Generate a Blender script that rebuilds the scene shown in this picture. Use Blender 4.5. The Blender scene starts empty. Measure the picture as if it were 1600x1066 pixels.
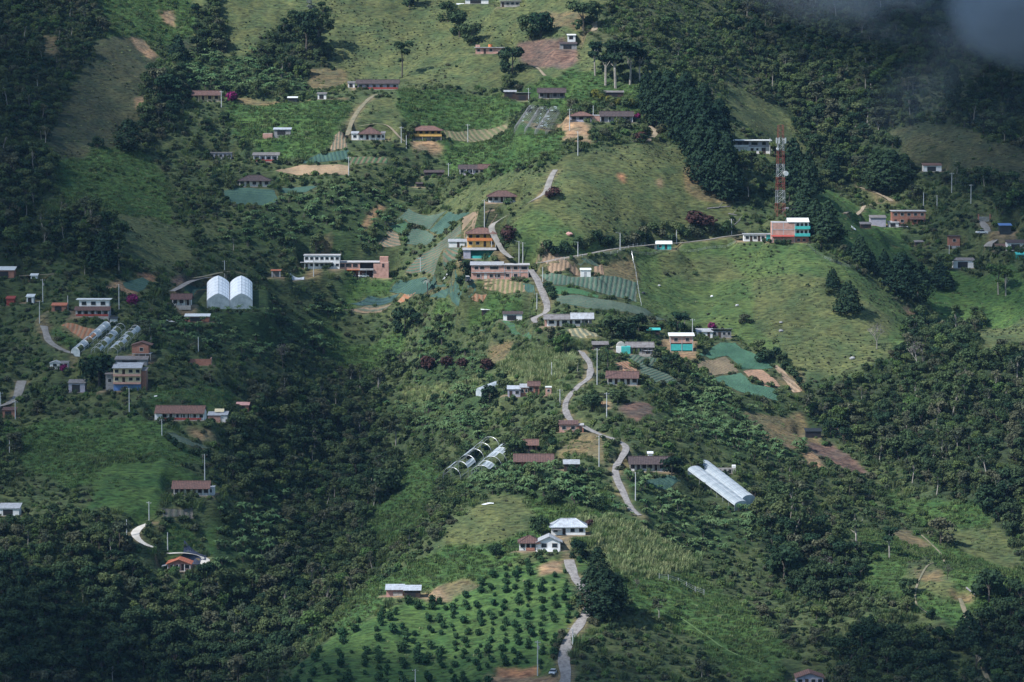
import bpy, math, random
import numpy as np
from mathutils import Vector, Matrix
from mathutils.geometry import delaunay_2d_cdt

C = bpy.context.scene.collection
SC = bpy.context.scene
random.seed(7); RNG = np.random.default_rng(7)
R = math.radians
TH = math.tan(R(8.1))

# ------------------------------------------------------------------ camera, sky, sun, exposure
PITCH = R(-5)
cd = bpy.data.cameras.new('camera'); cam = bpy.data.objects.new('camera', cd); C.objects.link(cam)
cd.sensor_width = 36; cd.lens = 18 / TH; cd.clip_start = 1; cd.clip_end = 30000
cam.location = (0, 0, 0); cam.rotation_euler = (R(90) + PITCH, 0, 0)
SC.camera = cam
SUN_EL, SUN_AZ = 47, -64          # azimuth from +Y (view direction) towards +X; negative = from the left
SUNV = Vector((math.sin(R(SUN_AZ)) * math.cos(R(SUN_EL)), math.cos(R(SUN_AZ)) * math.cos(R(SUN_EL)), math.sin(R(SUN_EL))))
SUNV = Vector((SUNV.x, -abs(SUNV.y), SUNV.z))          # from the left and a little from behind the camera
w = bpy.data.worlds.new('World'); SC.world = w; w.use_nodes = True
nt = w.node_tree; bg = nt.nodes['Background']
sky = nt.nodes.new('ShaderNodeTexSky'); sky.sky_type = 'NISHITA'; sky.sun_disc = False
sky.sun_elevation = R(SUN_EL); sky.sun_rotation = math.atan2(SUNV.x, SUNV.y)
sky.air_density = 1.6; sky.ozone_density = 4.0; sky.dust_density = 0.3
nt.links.new(sky.outputs[0], bg.inputs[0]); bg.inputs[1].default_value = 0.105
sl = bpy.data.lights.new('sun', 'SUN'); sl.energy = 4.4; sl.angle = R(0.5); sl.color = (1, 0.98, 0.95)
so = bpy.data.objects.new('sun', sl); C.objects.link(so)
so.rotation_euler = SUNV.to_track_quat('Z', 'Y').to_euler()
SC.view_settings.view_transform = 'Standard'; SC.view_settings.look = 'None'
SC.view_settings.exposure = 0.62; SC.view_settings.gamma = 1
SC.render.engine = 'CYCLES'
cy = SC.cycles
cy.max_bounces = 5; cy.diffuse_bounces = 2; cy.glossy_bounces = 2; cy.transmission_bounces = 4
cy.transparent_max_bounces = 12; cy.volume_bounces = 0; cy.caustics_reflective = False; cy.caustics_refractive = False
cy.use_denoising = True; cy.volume_step_rate = 4.0; cy.volume_max_steps = 128

# unseen clouds added high above the view, placed and shaped to shade its edges
def shade_cloud(cx, cy, cz, rx, ry, rz, dens, seed):
    rg = np.random.default_rng(seed); nu, nv = 64, 32; V = []; F = []
    ph = rg.uniform(0, 6.28, 8)
    for i in range(nv + 1):
        for j in range(nu):
            t, f = math.pi * i / nv, 2 * math.pi * j / nu; d = (math.sin(t) * math.cos(f), math.sin(t) * math.sin(f), math.cos(t))
            r = 1 + .13 * math.sin(3 * f + ph[0] + 2 * d[2]) * math.sin(t) + .09 * math.sin(5 * f + ph[1] - 3 * d[2]) * math.sin(t) + .07 * math.sin(9 * f + ph[2] + 5 * d[2]) * math.sin(t) + .05 * math.sin(8 * t + ph[3] + 4 * d[0])
            V.append((d[0] * r * rx, d[1] * r * ry, d[2] * r * rz * (.5 if d[2] < 0 else 1)))
    for i in range(nv):
        for j in range(nu): F.append((i * nu + j, (i + 1) * nu + j, (i + 1) * nu + (j + 1) % nu, i * nu + (j + 1) % nu))
    me = bpy.data.meshes.new('shade_cloud'); me.from_pydata(V, [], F); me.update(); o = bpy.data.objects.new('shade_cloud', me); C.objects.link(o); o.location = (cx, cy, cz)
    m = bpy.data.materials.new('shade_cloud_vapour'); m.use_nodes = True; n = m.node_tree.nodes; n.clear(); v = n.new('ShaderNodeVolumePrincipled'); v.inputs['Color'].default_value = (.9, .93, 1, 1); v.inputs['Density'].default_value = dens
    out = n.new('ShaderNodeOutputMaterial'); m.node_tree.links.new(v.outputs[0], out.inputs['Volume']); me.materials.append(m)
    o['kind'] = 'stuff'; o['label'] = 'one of the unseen clouds added over the valley to shade the hill'; o['category'] = 'shade_cloud'
    return o
def shade(gx, gy, gz, rx, ry, dens, seed, hz_=760):
    """one of the added clouds, set between this piece of ground and the sun"""
    t = (hz_ - gz) / SUNV.z; shade_cloud(gx + SUNV.x * t, gy + SUNV.y * t, hz_, rx, ry, 55, dens, seed)
SHADE_CLOUDS = [(-360, 1440, -40, 245, 400, .012, 1), (-440, 1440, -40, 240, 380, .020, 9), (-215, 1005, -180, 200, 125, .024, 2), (240, 1650, 20, 150, 175, .042, 3), (310, 1430, -70, 160, 150, .022, 4), (230, 1000, -190, 270, 80, .017, 5), (-70, 1835, 90, 330, 135, .018, 6), (-30, 900, -210, 240, 110, .012, 7)]
for c_ in SHADE_CLOUDS: shade(*c_)

# ------------------------------------------------------------------ noise and terrain height
def vnoise(x, y, seed=0):
    xi = np.floor(x).astype(np.int64); yi = np.floor(y).astype(np.int64)
    fx = x - xi; fy = y - yi
    fx = fx * fx * fx * (fx * (fx * 6 - 15) + 10); fy = fy * fy * fy * (fy * (fy * 6 - 15) + 10)
    def h(a, b):
        n = (a * 374761393 + b * 668265263 + seed * 982451653) & 0x7fffffff
        n = ((n ^ (n >> 13)) * 1274126177) & 0x7fffffff
        return ((n ^ (n >> 16)) & 0xffff) / 65535.0
    return ((h(xi, yi) * (1 - fx) + h(xi + 1, yi) * fx) * (1 - fy) + (h(xi, yi + 1) * (1 - fx) + h(xi + 1, yi + 1) * fx) * fy) * 2 - 1
def fbm(x, y, L, o=3, seed=0):
    r = 0; a = 1.0; t = 0
    for k in range(o):
        r = r + a * vnoise(x / L + 31.7 * k, y / L - 17.3 * k, seed + k); t += a; a *= .5; L *= .5
    return r / t
_cy = np.array([-8000, -3000, -200, 0, 60, 150, 400, 700, 950, 1050, 1350, 1650, 2000, 2600, 6000, 12000], float)
_cz = np.array([260, 200, 6, -6, -16, -62, -200, -262, -225, -193, -118, 12, 150, 300, 330, 330], float)
_ty = np.arange(-8000, 12001, 5.0); _tz = np.interp(_ty, _cy, _cz)
_k = np.hanning(41); _k /= _k.sum()
_mid = (_ty > 300) & (_ty < 8000)
_tz = np.where(_mid, np.convolve(np.pad(_tz, 20, mode='edge'), _k, 'valid'), _tz)
def z0(y): return np.interp(y, _ty, _tz)

def pray(px, py):
    u = (px - 800) / 800 * TH; v = -(py - 533) / 800 * TH
    c, s = math.cos(PITCH), math.sin(PITCH)
    d = np.array([u, c - v * s, s + v * c]); return d
def project(x, y, z):
    c, s = math.cos(PITCH), math.sin(PITCH)
    f = y * c + z * s; v = -y * s + z * c
    return 800 + x / f / TH * 800, 533 - v / f / TH * 800, f
def base_at(px, py):
    d = pray(px, py); t = np.arange(700, 3500, 2.0)
    zz = z0(t * d[1]) - t * d[2]; i = np.argmax(zz > 0)
    return np.array([t[i] * d[0], t[i] * d[1]])

RIDGES = [  # (pixel polyline on the base slope, height, width)
    ([(885, 1120), (900, 900), (985, 760), (910, 600), (850, 440), (880, 300), (1020, 200), (930, 60), (900, -60)], 13, 42),
    ([(850, 420), (1040, 375), (1240, 365), (1310, 470), (1400, 560)], 12, 34),
    ([(930, 330), (1060, 320)], 8, 34),
    ([(1250, 620), (1400, 760), (1560, 960)], 8, 36),
    ([(20, -80), (60, 150), (-40, 420)], 14, 60),
    ([(560, 440), (560, 560), (520, 680), (460, 800), (380, 900), (200, 1100)], -19, 40),
    ([(1180, -20), (1300, 180), (1440, 300), (1500, 450), (1400, 560), (1300, 640), (1400, 750), (1600, 860)], -15, 34),
    ([(1520, 560), (1600, 700)], 9, 40),
    ([(700, 830), (600, 960), (450, 1100)], 7, 28),
    ([(100, 470), (200, 560), (280, 640), (300, 760)], 8, 36),
    ([(300, 60), (600, 80)], -6, 30),
    ([(740, 200), (640, 330), (560, 420)], -9, 26),
]
def seg_dist(X, Y, P):
    best = np.full(X.shape, 1e9); tt = np.zeros(X.shape); acc = 0.0
    for a, b in zip(P[:-1], P[1:]):
        ab = b - a; L2 = max(ab @ ab, 1e-9)
        t = np.clip(((X - a[0]) * ab[0] + (Y - a[1]) * ab[1]) / L2, 0, 1)
        d = np.hypot(X - a[0] - t * ab[0], Y - a[1] - t * ab[1])
        m = d < best; best = np.where(m, d, best); tt = np.where(m, acc + t * math.sqrt(L2), tt); acc += math.sqrt(L2)
    return best, tt
def axis(lo, hi, d, far0, far1):
    mid = list(np.arange(lo, hi + .01, d)); a = []; s = d; p = lo
    while p > far0: s *= 1.22; p -= s; a.append(p)
    b = []; s = d; p = mid[-1]
    while p < far1: s *= 1.22; p += s; b.append(p)
    return np.array(a[::-1] + mid + b)
GX = axis(-310, 310, 1.0, -5500, 5500); GY = axis(1000, 1800, 1.0, -3500, 7000)
X, Y = np.meshgrid(GX, GY)
H = z0(Y)
RW = [(np.array([base_at(*p) for p in P]), A, W) for P, A, W in RIDGES]
for P, A, W in RW:
    P[:, 1] = np.minimum(P[:, 1], 2600)
    d, _ = seg_dist(X, Y, P); H = H + A * 1.35 * np.exp(-(d / W) ** 2)
near = np.clip((Y - 500) / 400, 0, 1)
H = H + near * 9.0 * fbm(X, Y, 150, 3, 3)
# worked ground (the terraces and plots) is smoother than the wild slope
CALM = [[(585, 390), (640, 315), (800, 320), (770, 395), (835, 402), (1010, 392), (1020, 500), (860, 484), (700, 480), (530, 496), (610, 430)], [(950, 560), (1120, 525), (1265, 612), (1215, 636), (1100, 602), (1000, 606)], [(425, 280), (470, 232), (615, 240), (615, 262), (550, 280)], [(340, 325), (345, 290), (510, 285), (440, 326)], [(990, 745), (1040, 738), (1070, 752), (1025, 770)], [(80, 540), (90, 500), (240, 500), (180, 560)]]
calm = np.zeros(X.shape)
def hz(x, y, G=None):
    G = H if G is None else G
    x = np.asarray(x, float); y = np.asarray(y, float)
    i = np.clip(np.searchsorted(GX, x) - 1, 0, len(GX) - 2); j = np.clip(np.searchsorted(GY, y) - 1, 0, len(GY) - 2)
    fx = (x - GX[i]) / (GX[i + 1] - GX[i]); fy = (y - GY[j]) / (GY[j + 1] - GY[j])
    return (G[j, i] * (1 - fx) + G[j, i + 1] * fx) * (1 - fy) + (G[j + 1, i] * (1 - fx) + G[j + 1, i + 1] * fx) * fy
_T = np.arange(950, 2600, 0.5)
def at(px, py):
    d = pray(px, py); zz = hz(_T * d[0], _T * d[1]) - _T * d[2]; i = int(np.argmax(zz > 0))
    if zz[i] <= 0: i = len(_T) - 1
    f = zz[i - 1] / (zz[i - 1] - zz[i]) if i > 0 else 0
    t = _T[i - 1] + 0.5 * f if i > 0 else _T[0]
    return np.array([t * d[0], t * d[1]])
def inpoly(px, py, P):
    ins = np.zeros(px.shape, bool); n = len(P)
    for i in range(n):
        x1, y1 = P[i]; x2, y2 = P[i - 1]
        if y1 == y2: continue
        ins ^= ((y1 > py) != (y2 > py)) & (px < (x2 - x1) * (py - y1) / (y2 - y1) + x1)
    return ins
for P in CALM: calm[inpoly(X, Y, np.array([at(*p) for p in P]))] = 1
for _ in range(10): calm[1:-1, 1:-1] = (calm[1:-1, 1:-1] * 2 + calm[:-2, 1:-1] + calm[2:, 1:-1] + calm[1:-1, :-2] + calm[1:-1, 2:]) / 6
H = H + near * (1 - .88 * calm) * (4.4 * fbm(X, Y, 48, 3, 11) + 0.8 * fbm(X, Y, 10, 2, 23) + 0.22 * fbm(X, Y, 3.5, 1, 27))
_tr = H / 1.7 + 1.2 * fbm(X, Y, 14, 2, 61); H = H + near * (1 - calm) * .20 * (np.abs(_tr - np.floor(_tr) - .5) * 4 - 1) * np.clip(.5 + fbm(X, Y, 40, 2, 62), 0, 1)
far = np.clip((np.hypot(X, Y - 1300) - 600) / 1500, 0, 1)
H = H + far * near * 90 * fbm(X, Y, 1400, 4, 41)

def mpp(p): return (p[1] * math.cos(PITCH)) * TH / 800   # metres per photo pixel at a point

# ------------------------------------------------------------------ materials
MATS = {}
def nodes(name):
    m = bpy.data.materials.new(name); m.use_nodes = True; n = m.node_tree.nodes; l = m.node_tree.links
    return m, n, l, n['Principled BSDF']
def noise_node(n, l, scale, detail=4, vec=None, rough=.6):
    t = n.new('ShaderNodeTexNoise'); t.inputs['Scale'].default_value = scale; t.inputs['Detail'].default_value = detail; t.inputs['Roughness'].default_value = rough
    if vec is not None: l.new(vec, t.inputs['Vector'])
    return t
def ramp(n, l, fac, stops):
    r = n.new('ShaderNodeValToRGB'); e = r.color_ramp.elements
    while len(e) < len(stops): e.new(.5)
    for k, (p, c) in enumerate(stops): e[k].position = p; e[k].color = (*c, 1) if len(c) == 3 else c
    l.new(fac, r.inputs[0]); return r
def M(name, col, rough=.8, var=.25, scale=.8, col2=None, stripes=None, metal=0, trans=0):
    """weathered paint / concrete / earth: colour broken up by noise; stripes=(period m, axis, colour)"""
    if name in MATS: return MATS[name]
    m, n, l, b = nodes(name); b.inputs['Roughness'].default_value = rough; b.inputs['Metallic'].default_value = metal
    tc = n.new('ShaderNodeTexCoord')
    t = noise_node(n, l, scale, 5, tc.outputs['Object'])
    c2 = col2 if col2 else tuple(max(0, c * (1 - var * 1.6)) for c in col)
    r = ramp(n, l, t.outputs[0], [(.32, c2), (.62, col)]); out = r.outputs[0]
    if stripes:
        per, ax, sc = stripes
        sx = n.new('ShaderNodeSeparateXYZ'); l.new(tc.outputs['Object'], sx.inputs[0])
        mu = n.new('ShaderNodeMath'); mu.operation = 'MULTIPLY'; mu.inputs[1].default_value = 1 / per; l.new(sx.outputs[ax], mu.inputs[0])
        fr = n.new('ShaderNodeMath'); fr.operation = 'FRACT'; l.new(mu.outputs[0], fr.inputs[0])
        gt = n.new('ShaderNodeMath'); gt.operation = 'LESS_THAN'; gt.inputs[1].default_value = .28; l.new(fr.outputs[0], gt.inputs[0])
        mx = n.new('ShaderNodeMix'); mx.data_type = 'RGBA'; l.new(gt.outputs[0], mx.inputs[0]); l.new(out, mx.inputs[6]); mx.inputs[7].default_value = (*sc, 1)
        out = mx.outputs[2]
    l.new(out, b.inputs['Base Color'])
    MATS[name] = m; return m
def brick(name, c1, c2, mortar):
    if name in MATS: return MATS[name]
    m, n, l, b = nodes(name); b.inputs['Roughness'].default_value = .9
    tc = n.new('ShaderNodeTexCoord'); mp = n.new('ShaderNodeMapping'); mp.inputs['Rotation'].default_value = (R(90), 0, 0)
    l.new(tc.outputs['Object'], mp.inputs[0])
    t = n.new('ShaderNodeTexBrick'); t.inputs['Scale'].default_value = 1; t.inputs['Brick Width'].default_value = .6; t.inputs['Row Height'].default_value = .3
    t.inputs['Mortar Size'].default_value = .025
    t.inputs['Color1'].default_value = (*c1, 1); t.inputs['Color2'].default_value = (*c2, 1); t.inputs['Mortar'].default_value = (*mortar, 1)
    l.new(mp.outputs[0], t.inputs[0])
    t2 = noise_node(n, l, .7, 4, tc.outputs['Object']); mx = n.new('ShaderNodeMix'); mx.data_type = 'RGBA'; mx.blend_type = 'MULTIPLY'
    mx.inputs[0].default_value = .8; l.new(t.outputs[0], mx.inputs[6]); rr = ramp(n, l, t2.outputs[0], [(.3, (.6, .58, .56)), (.6, (1, 1, 1))]); l.new(rr.outputs[0], mx.inputs[7])
    l.new(mx.outputs[2], b.inputs['Base Color']); MATS[name] = m; return m
def foliage(name, ca, cb, trans=.25, var=.5):
    """leaves: hue differs from plant to plant and from leaf clump to leaf clump"""
    if name in MATS: return MATS[name]
    m = bpy.data.materials.new(name); m.use_nodes = True; n = m.node_tree.nodes; l = m.node_tree.links; n.clear()
    o = n.new('ShaderNodeOutputMaterial'); oi = n.new('ShaderNodeObjectInfo')
    mid = tuple((a + b) / 2 for a, b in zip(ca, cb))
    r = ramp(n, l, oi.outputs['Random'], [(0, ca), (.5, mid), (1, cb)])
    at_ = n.new('ShaderNodeAttribute'); at_.attribute_name = 'tone'
    mr = n.new('ShaderNodeMapRange'); mr.inputs[3].default_value = 1 - var; mr.inputs[4].default_value = 1 + var; l.new(at_.outputs['Fac'], mr.inputs[0])
    mx = n.new('ShaderNodeMix'); mx.data_type = 'RGBA'; mx.blend_type = 'MULTIPLY'; mx.inputs[0].default_value = 1
    l.new(r.outputs[0], mx.inputs[6]); l.new(mr.outputs[0], mx.inputs[7])
    d = n.new('ShaderNodeBsdfDiffuse'); t = n.new('ShaderNodeBsdfTranslucent'); s = n.new('ShaderNodeMixShader'); s.inputs[0].default_value = trans
    l.new(mx.outputs[2], d.inputs[0]); l.new(mx.outputs[2], t.inputs[0]); l.new(d.outputs[0], s.inputs[1]); l.new(t.outputs[0], s.inputs[2])
    l.new(s.outputs[0], o.inputs[0]); MATS[name] = m; return m

# ------------------------------------------------------------------ mesh helpers
class MB:
    def __init__(s): s.v = []; s.f = []; s.n = 0
    def add(s, v, f):
        s.v += [tuple(p) for p in v]; s.f += [tuple(i + s.n for i in q) for q in f]; s.n += len(v); return s
    def box(s, x0, x1, y0, y1, z0_, z1):
        v = [(x0, y0, z0_), (x1, y0, z0_), (x1, y1, z0_), (x0, y1, z0_), (x0, y0, z1), (x1, y0, z1), (x1, y1, z1), (x0, y1, z1)]
        return s.add(v, [(0, 3, 2, 1), (4, 5, 6, 7), (0, 1, 5, 4), (1, 2, 6, 5), (2, 3, 7, 6), (3, 0, 4, 7)])
    def bar(s, a, b, r=.05, k=4, r2=None):
        a = Vector(a); b = Vector(b); r2 = r if r2 is None else r2; d = (b - a).normalized()
        u = d.orthogonal().normalized(); w_ = d.cross(u); v = []
        for p, q in ((a, r), (b, r2)):
            for i in range(k):
                t = 2 * math.pi * i / k + .7; v.append(p + q * (math.cos(t) * u + math.sin(t) * w_))
        f = [(i, (i + 1) % k, k + (i + 1) % k, k + i) for i in range(k)] + [tuple(range(k))[::-1], tuple(range(k, 2 * k))]
        return s.add(v, f)
    def slab(s, poly, t):      # planar-ish polygon given thickness t downwards
        n = len(poly); v = list(poly) + [(p[0], p[1], p[2] - t) for p in poly]
        return s.add(v, [tuple(range(n)), tuple(range(2 * n - 1, n - 1, -1))] + [(i, n + i, n + (i + 1) % n, (i + 1) % n) for i in range(n)])
    def build(s, name, mat, parent=None, **props):
        me = bpy.data.meshes.new(name); me.from_pydata(s.v, [], s.f); me.update()
        if mat: me.materials.append(mat)
        o = bpy.data.objects.new(name, me); C.objects.link(o)
        if parent is not None: o.parent = parent
        for k, v in props.items(): o[k] = v
        return o
def tag(o, label, cat, group=None, kind=None):
    o['label'] = label; o['category'] = cat
    if group: o['group'] = group
    if kind: o['kind'] = kind
    return o
def empty(name, loc, rz, label, cat, group=None):
    o = bpy.data.objects.new(name, None); C.objects.link(o); o.location = loc; o.rotation_euler = (0, 0, rz)
    o.empty_display_size = .5
    return tag(o, label, cat, group)
def np_mesh(name, V, F, mats, tone=None, midx=None, smooth=False):
    me = bpy.data.meshes.new(name); nf = len(F); k = F.shape[1]
    me.vertices.add(len(V)); me.vertices.foreach_set('co', np.asarray(V, np.float32).ravel())
    me.loops.add(nf * k); me.loops.foreach_set('vertex_index', F.astype(np.int32).ravel())
    me.polygons.add(nf); me.polygons.foreach_set('loop_start', np.arange(0, nf * k, k, dtype=np.int32))
    me.polygons.foreach_set('loop_total', np.full(nf, k, np.int32))
    for m in mats: me.materials.append(m)
    if midx is not None: me.polygons.foreach_set('material_index', midx.astype(np.int32))
    if smooth: me.polygons.foreach_set('use_smooth', np.ones(nf, bool))
    if tone is not None:
        a = me.attributes.new('tone', 'FLOAT', 'FACE'); a.data.foreach_set('value', tone.astype(np.float32))
    me.update(calc_edges=True); me.validate(); return me

# ------------------------------------------------------------------ site plan: houses and roads are levelled into the slope
PADS = []     # (x0,x1,y0,y1,z)
exec_houses = []
T = {
 'tile': M('clay_tiles', (.15, .08, .065), .85, .5, 1.6, (.05, .03, .028), (.55, 0, (.04, .018, .018))),
 'tile_red': M('red_tiles', (.20, .10, .075), .85, .5, 1.5, (.075, .045, .04), (.55, 0, (.07, .042, .038))),
 'tile_dark': M('dark_tiles', (.085, .060, .058), .85, .5, 1.3, (.035, .027, .028), (.55, 0, (.02, .013, .016))),
 'orange': M('orange_sheet_roof', (.48, .16, .08), .7, .4, 1.2, (.3, .1, .06), (.7, 0, (.34, .10, .06))),
 'zinc': M('zinc_sheet', (.42, .44, .47), .5, .35, .9, (.2, .19, .19), (.6, 0, (.3, .32, .35))),
 'zinc_old': M('old_zinc_sheet', (.22, .21, .21), .6, .5, .8, (.10, .08, .075), (.6, 0, (.14, .13, .13))),
 'blue_zinc': M('blue_grey_sheet', (.46, .50, .55), .5, .35, .9, (.24, .24, .25), (.6, 0, (.34, .38, .43))),
 'white_roof': M('white_sheet_roof', (.74, .76, .76), .55, .15, .8),
 'concrete': M('concrete', (.40, .38, .36), .9, .3, 1.1, (.24, .22, .2)),
 'slab': M('concrete_slab', (.46, .46, .48), .85, .3, .7, (.28, .27, .27)),
 'white': M('white_wall_paint', (.74, .75, .76), .85, .12, .9, (.58, .57, .56)),
 'lilac': M('grey_lilac_wall', (.40, .39, .47), .85, .2, .9),
 'cream': M('cream_wall', (.66, .56, .36), .85, .15, .9),
 'yellow': M('yellow_wall', (.72, .42, .12), .85, .2, .9),
 'pink': M('pink_wall', (.56, .30, .27), .85, .2, .9),
 'redwall': M('red_painted_wall', (.35, .06, .045), .8, .25, .9),
 'teal': M('teal_paint', (.05, .45, .42), .7, .15, 1.0, (.04, .32, .31)),
 'blue': M('blue_paint', (.10, .20, .45), .7, .15, 1.0),
 'grey': M('grey_block_wall', (.27, .27, .28), .9, .3, 1.0),
 'orangep': M('orange_paint', (.62, .20, .06), .7, .15, 1.0),
 'brick': brick('pink_brick', (.56, .30, .24), (.48, .24, .19), (.46, .38, .34)),
 'brick_red': brick('red_brick', (.40, .16, .10), (.32, .12, .08), (.3, .22, .18)),
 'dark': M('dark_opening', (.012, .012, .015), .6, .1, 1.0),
 'glass': M('window_glass', (.02, .026, .035), .12, .1, 1.0),
 'wood': M('dark_wood', (.05, .03, .022), .8, .3, 2.0),
 'frame': M('pale_window_frame', (.55, .53, .5), .7, .15, 2.0),
 'plastic': M('torn_plastic', (.42, .47, .5), .4, .3, .6, (.25, .3, .32)),
 'tarp': M('blue_black_tarp', (.05, .06, .10), .6, .35, .8),
 'tankb': M('black_tank', (.02, .025, .03), .5, .2, 1.0),
 'pole': M('pale_pole_concrete', (.50, .52, .54), .8, .15, 1.5),
 'steel': M('galvanised_steel', (.45, .47, .5), .4, .15, 2.0, None, None, .4),
 'redsteel': M('red_tower_paint', (.30, .07, .055), .7, .3, 2.0),
}
def site(name, label, cat, px, py, wpx, d, rz=0, front=0, pad=True):
    """the point of the slope where the foot of the front wall stands, levelled for the building"""
    p = at(px, py); W = wpx * mpp(p); z = float(hz(*p))
    o = empty(name, (p[0], p[1], z), rz, label, cat)
    if pad: PADS.append((p[0] - W / 2 - 1, p[0] + W / 2 + 1, p[1] - 1.2 - front, p[1] + d + .8, z, cat))
    return o, W
def window(root, x, y, z, w=1.3, h=1.1, frame='frame', pane='glass'):
    f = MB()
    for a, b, c, e in ((x - w / 2 - .08, x + w / 2 + .08, z + h / 2, z + h / 2 + .08), (x - w / 2 - .08, x + w / 2 + .08, z - h / 2 - .1, z - h / 2),
                       (x - w / 2 - .08, x - w / 2, z - h / 2, z + h / 2), (x + w / 2, x + w / 2 + .08, z - h / 2, z + h / 2)):
        f.box(a, b, y - .08, y - .003, c, e)
    o = f.build('window', T[frame], root)
    MB().box(x - w / 2, x + w / 2, y - .04, y - .002, z - h / 2, z + h / 2).build('pane', T[pane], o)
    return o
def door(root, x, y, z, w=1.0, h=2.1, mat='wood'):
    return MB().box(x - w / 2, x + w / 2, y - .05, y - .002, z, z + h).build('door', T[mat], root)
def roof(root, x0, x1, y0, y1, z, kind, mat, o=.7, rh=None, t=.14, lean=1, name='roof'):
    b = MB(); X0, X1, Y0, Y1 = x0 - o, x1 + o, y0 - o, y1 + o; D = Y1 - Y0
    if kind == 'flat':
        b.box(X0, X1, Y0, Y1, z + .002, z + .24)
    elif kind == 'shed':
        h = rh if rh is not None else D * .14
        a, c = (z, z + h) if lean > 0 else (z + h, z)
        b.slab([(X0, Y0, a + t), (X1, Y0, a + t), (X1, Y1, c + t), (X0, Y1, c + t)], t * .8)
    elif kind == 'gable':
        h = rh if rh is not None else D * .24; ym = (Y0 + Y1) / 2; zo = z - o * .3
        b.slab([(X0, Y0, zo + t), (X1, Y0, zo + t), (X1, ym, z + h), (X0, ym, z + h)], t)
        b.slab([(X0, ym, z + h), (X1, ym, z + h), (X1, Y1, zo + t), (X0, Y1, zo + t)], t)
        b.bar((X0, ym, z + h + .05), (X1, ym, z + h + .05), .13, 5)
    elif kind == 'end':        # gable end towards the viewer
        h = rh if rh is not None else (X1 - X0) * .17; xm = (X0 + X1) / 2; zo = z - o * .3
        b.slab([(X0, Y0, zo + t), (xm, Y0, z + h), (xm, Y1, z + h), (X0, Y1, zo + t)], t)
        b.slab([(xm, Y0, z + h), (X1, Y0, zo + t), (X1, Y1, zo + t), (xm, Y1, z + h)], t)
    elif kind == 'hip':
        h = rh if rh is not None else D * .24; ym = (Y0 + Y1) / 2; q = min(D / 2, (X1 - X0) / 2 - .1); zo = z - o * .3 + t
        A, B_, C_, D_ = (X0, Y0, zo), (X1, Y0, zo), (X1, Y1, zo), (X0, Y1, zo); E, F_ = (X0 + q, ym, z + h), (X1 - q, ym, z + h)
        b.add([A, B_, C_, D_, E, F_] + [(p[0], p[1], p[2] - t) for p in (A, B_, C_, D_)],
              [(0, 1, 5, 4), (1, 2, 5), (2, 3, 4, 5), (3, 0, 4), (9, 8, 7, 6), (0, 6, 7, 1), (1, 7, 8, 2), (2, 8, 9, 3), (3, 9, 6, 0)])
        for a, c in ((A, E), (B_, F_), (E, F_), (C_, F_), (D_, E)): b.bar((a[0], a[1], a[2] + .04), (c[0], c[1], c[2] + .04), .11, 4)
    return b.build(name, T[mat], root)
def wall(root, x0, x1, y0, y1, z0_, z1, mat, gable=None, gh=0):
    b = MB().box(x0, x1, y0, y1, z0_, z1)
    if gable == 'gable':
        ym = (y0 + y1) / 2
        for x in (x0, x1 - .15): b.add([(x, y0, z1), (x + .15, y0, z1), (x + .15, y1, z1), (x, y1, z1), (x, ym, z1 + gh), (x + .15, ym, z1 + gh)],
                                       [(0, 4, 3), (1, 2, 5), (0, 1, 5, 4), (3, 4, 5, 2)])
    if gable == 'end':
        xm = (x0 + x1) / 2
        for y in (y0, y1 - .15): b.add([(x0, y, z1), (x0, y + .15, z1), (x1, y + .15, z1), (x1, y, z1), (xm, y, z1 + gh), (xm, y + .15, z1 + gh)],
                                       [(0, 3, 4), (1, 5, 2), (0, 4, 5, 1), (3, 2, 5, 4)])
    return b.build('wall', T[mat], root)
def block(root, x0, x1, y0=0, d=6, z=0, st=1, wm='white', rk='gable', rm='tile', n=3, doors=(.5,), found=2.5, sh=2.6, o=.7, lean=1, rh=None, ww=1.3, wh=1.1, wz=1.5, skip=()):
    """one volume of a building: wall, roof, windows in even bays (doors take the bays named)"""
    h = st * sh; D = d + 2 * o
    gh = (rh if rh is not None else (D * .24 if rk == 'gable' else (x1 - x0 + 2 * o) * .17)) * .86
    wall(root, x0, x1, y0, y0 + d, z - found, z + h, wm, rk if rk in ('gable', 'end') else None, gh)
    if rk: roof(root, x0, x1, y0, y0 + d, z + h, rk, rm, o, rh, lean=lean)
    for s in range(st):
        for k in range(n):
            x = x0 + (x1 - x0) * (k + .5) / n
            if (s, k) in skip: continue
            if s == 0 and any(abs((k + .5) / n - q) < .5 / n for q in doors): door(root, x, y0, z + .02)
            else: window(root, x, y0, z + s * sh + wz, min(ww, (x1 - x0) / n * .62), wh)
def veranda(root, x0, x1, y0, dep, z, h, nposts, pm='white', floor='concrete', rail=None, found=1.5):
    MB().box(x0, x1, y0 - dep, y0 - .004, z - found, z + .12).build('veranda_floor', T[floor], root)
    for k in range(nposts):
        x = x0 + .15 + (x1 - x0 - .3) * k / max(1, nposts - 1)
        MB().box(x - .09, x + .09, y0 - dep + .05, y0 - dep + .23, z + .12, z + h).build('post', T[pm], root)
    if rail:
        b = MB().box(x0 + .1, x1 - .1, y0 - dep + .01, y0 - dep + .045, z + .15, z + .95)
        b.build('railing', T[rail], root)
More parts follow.
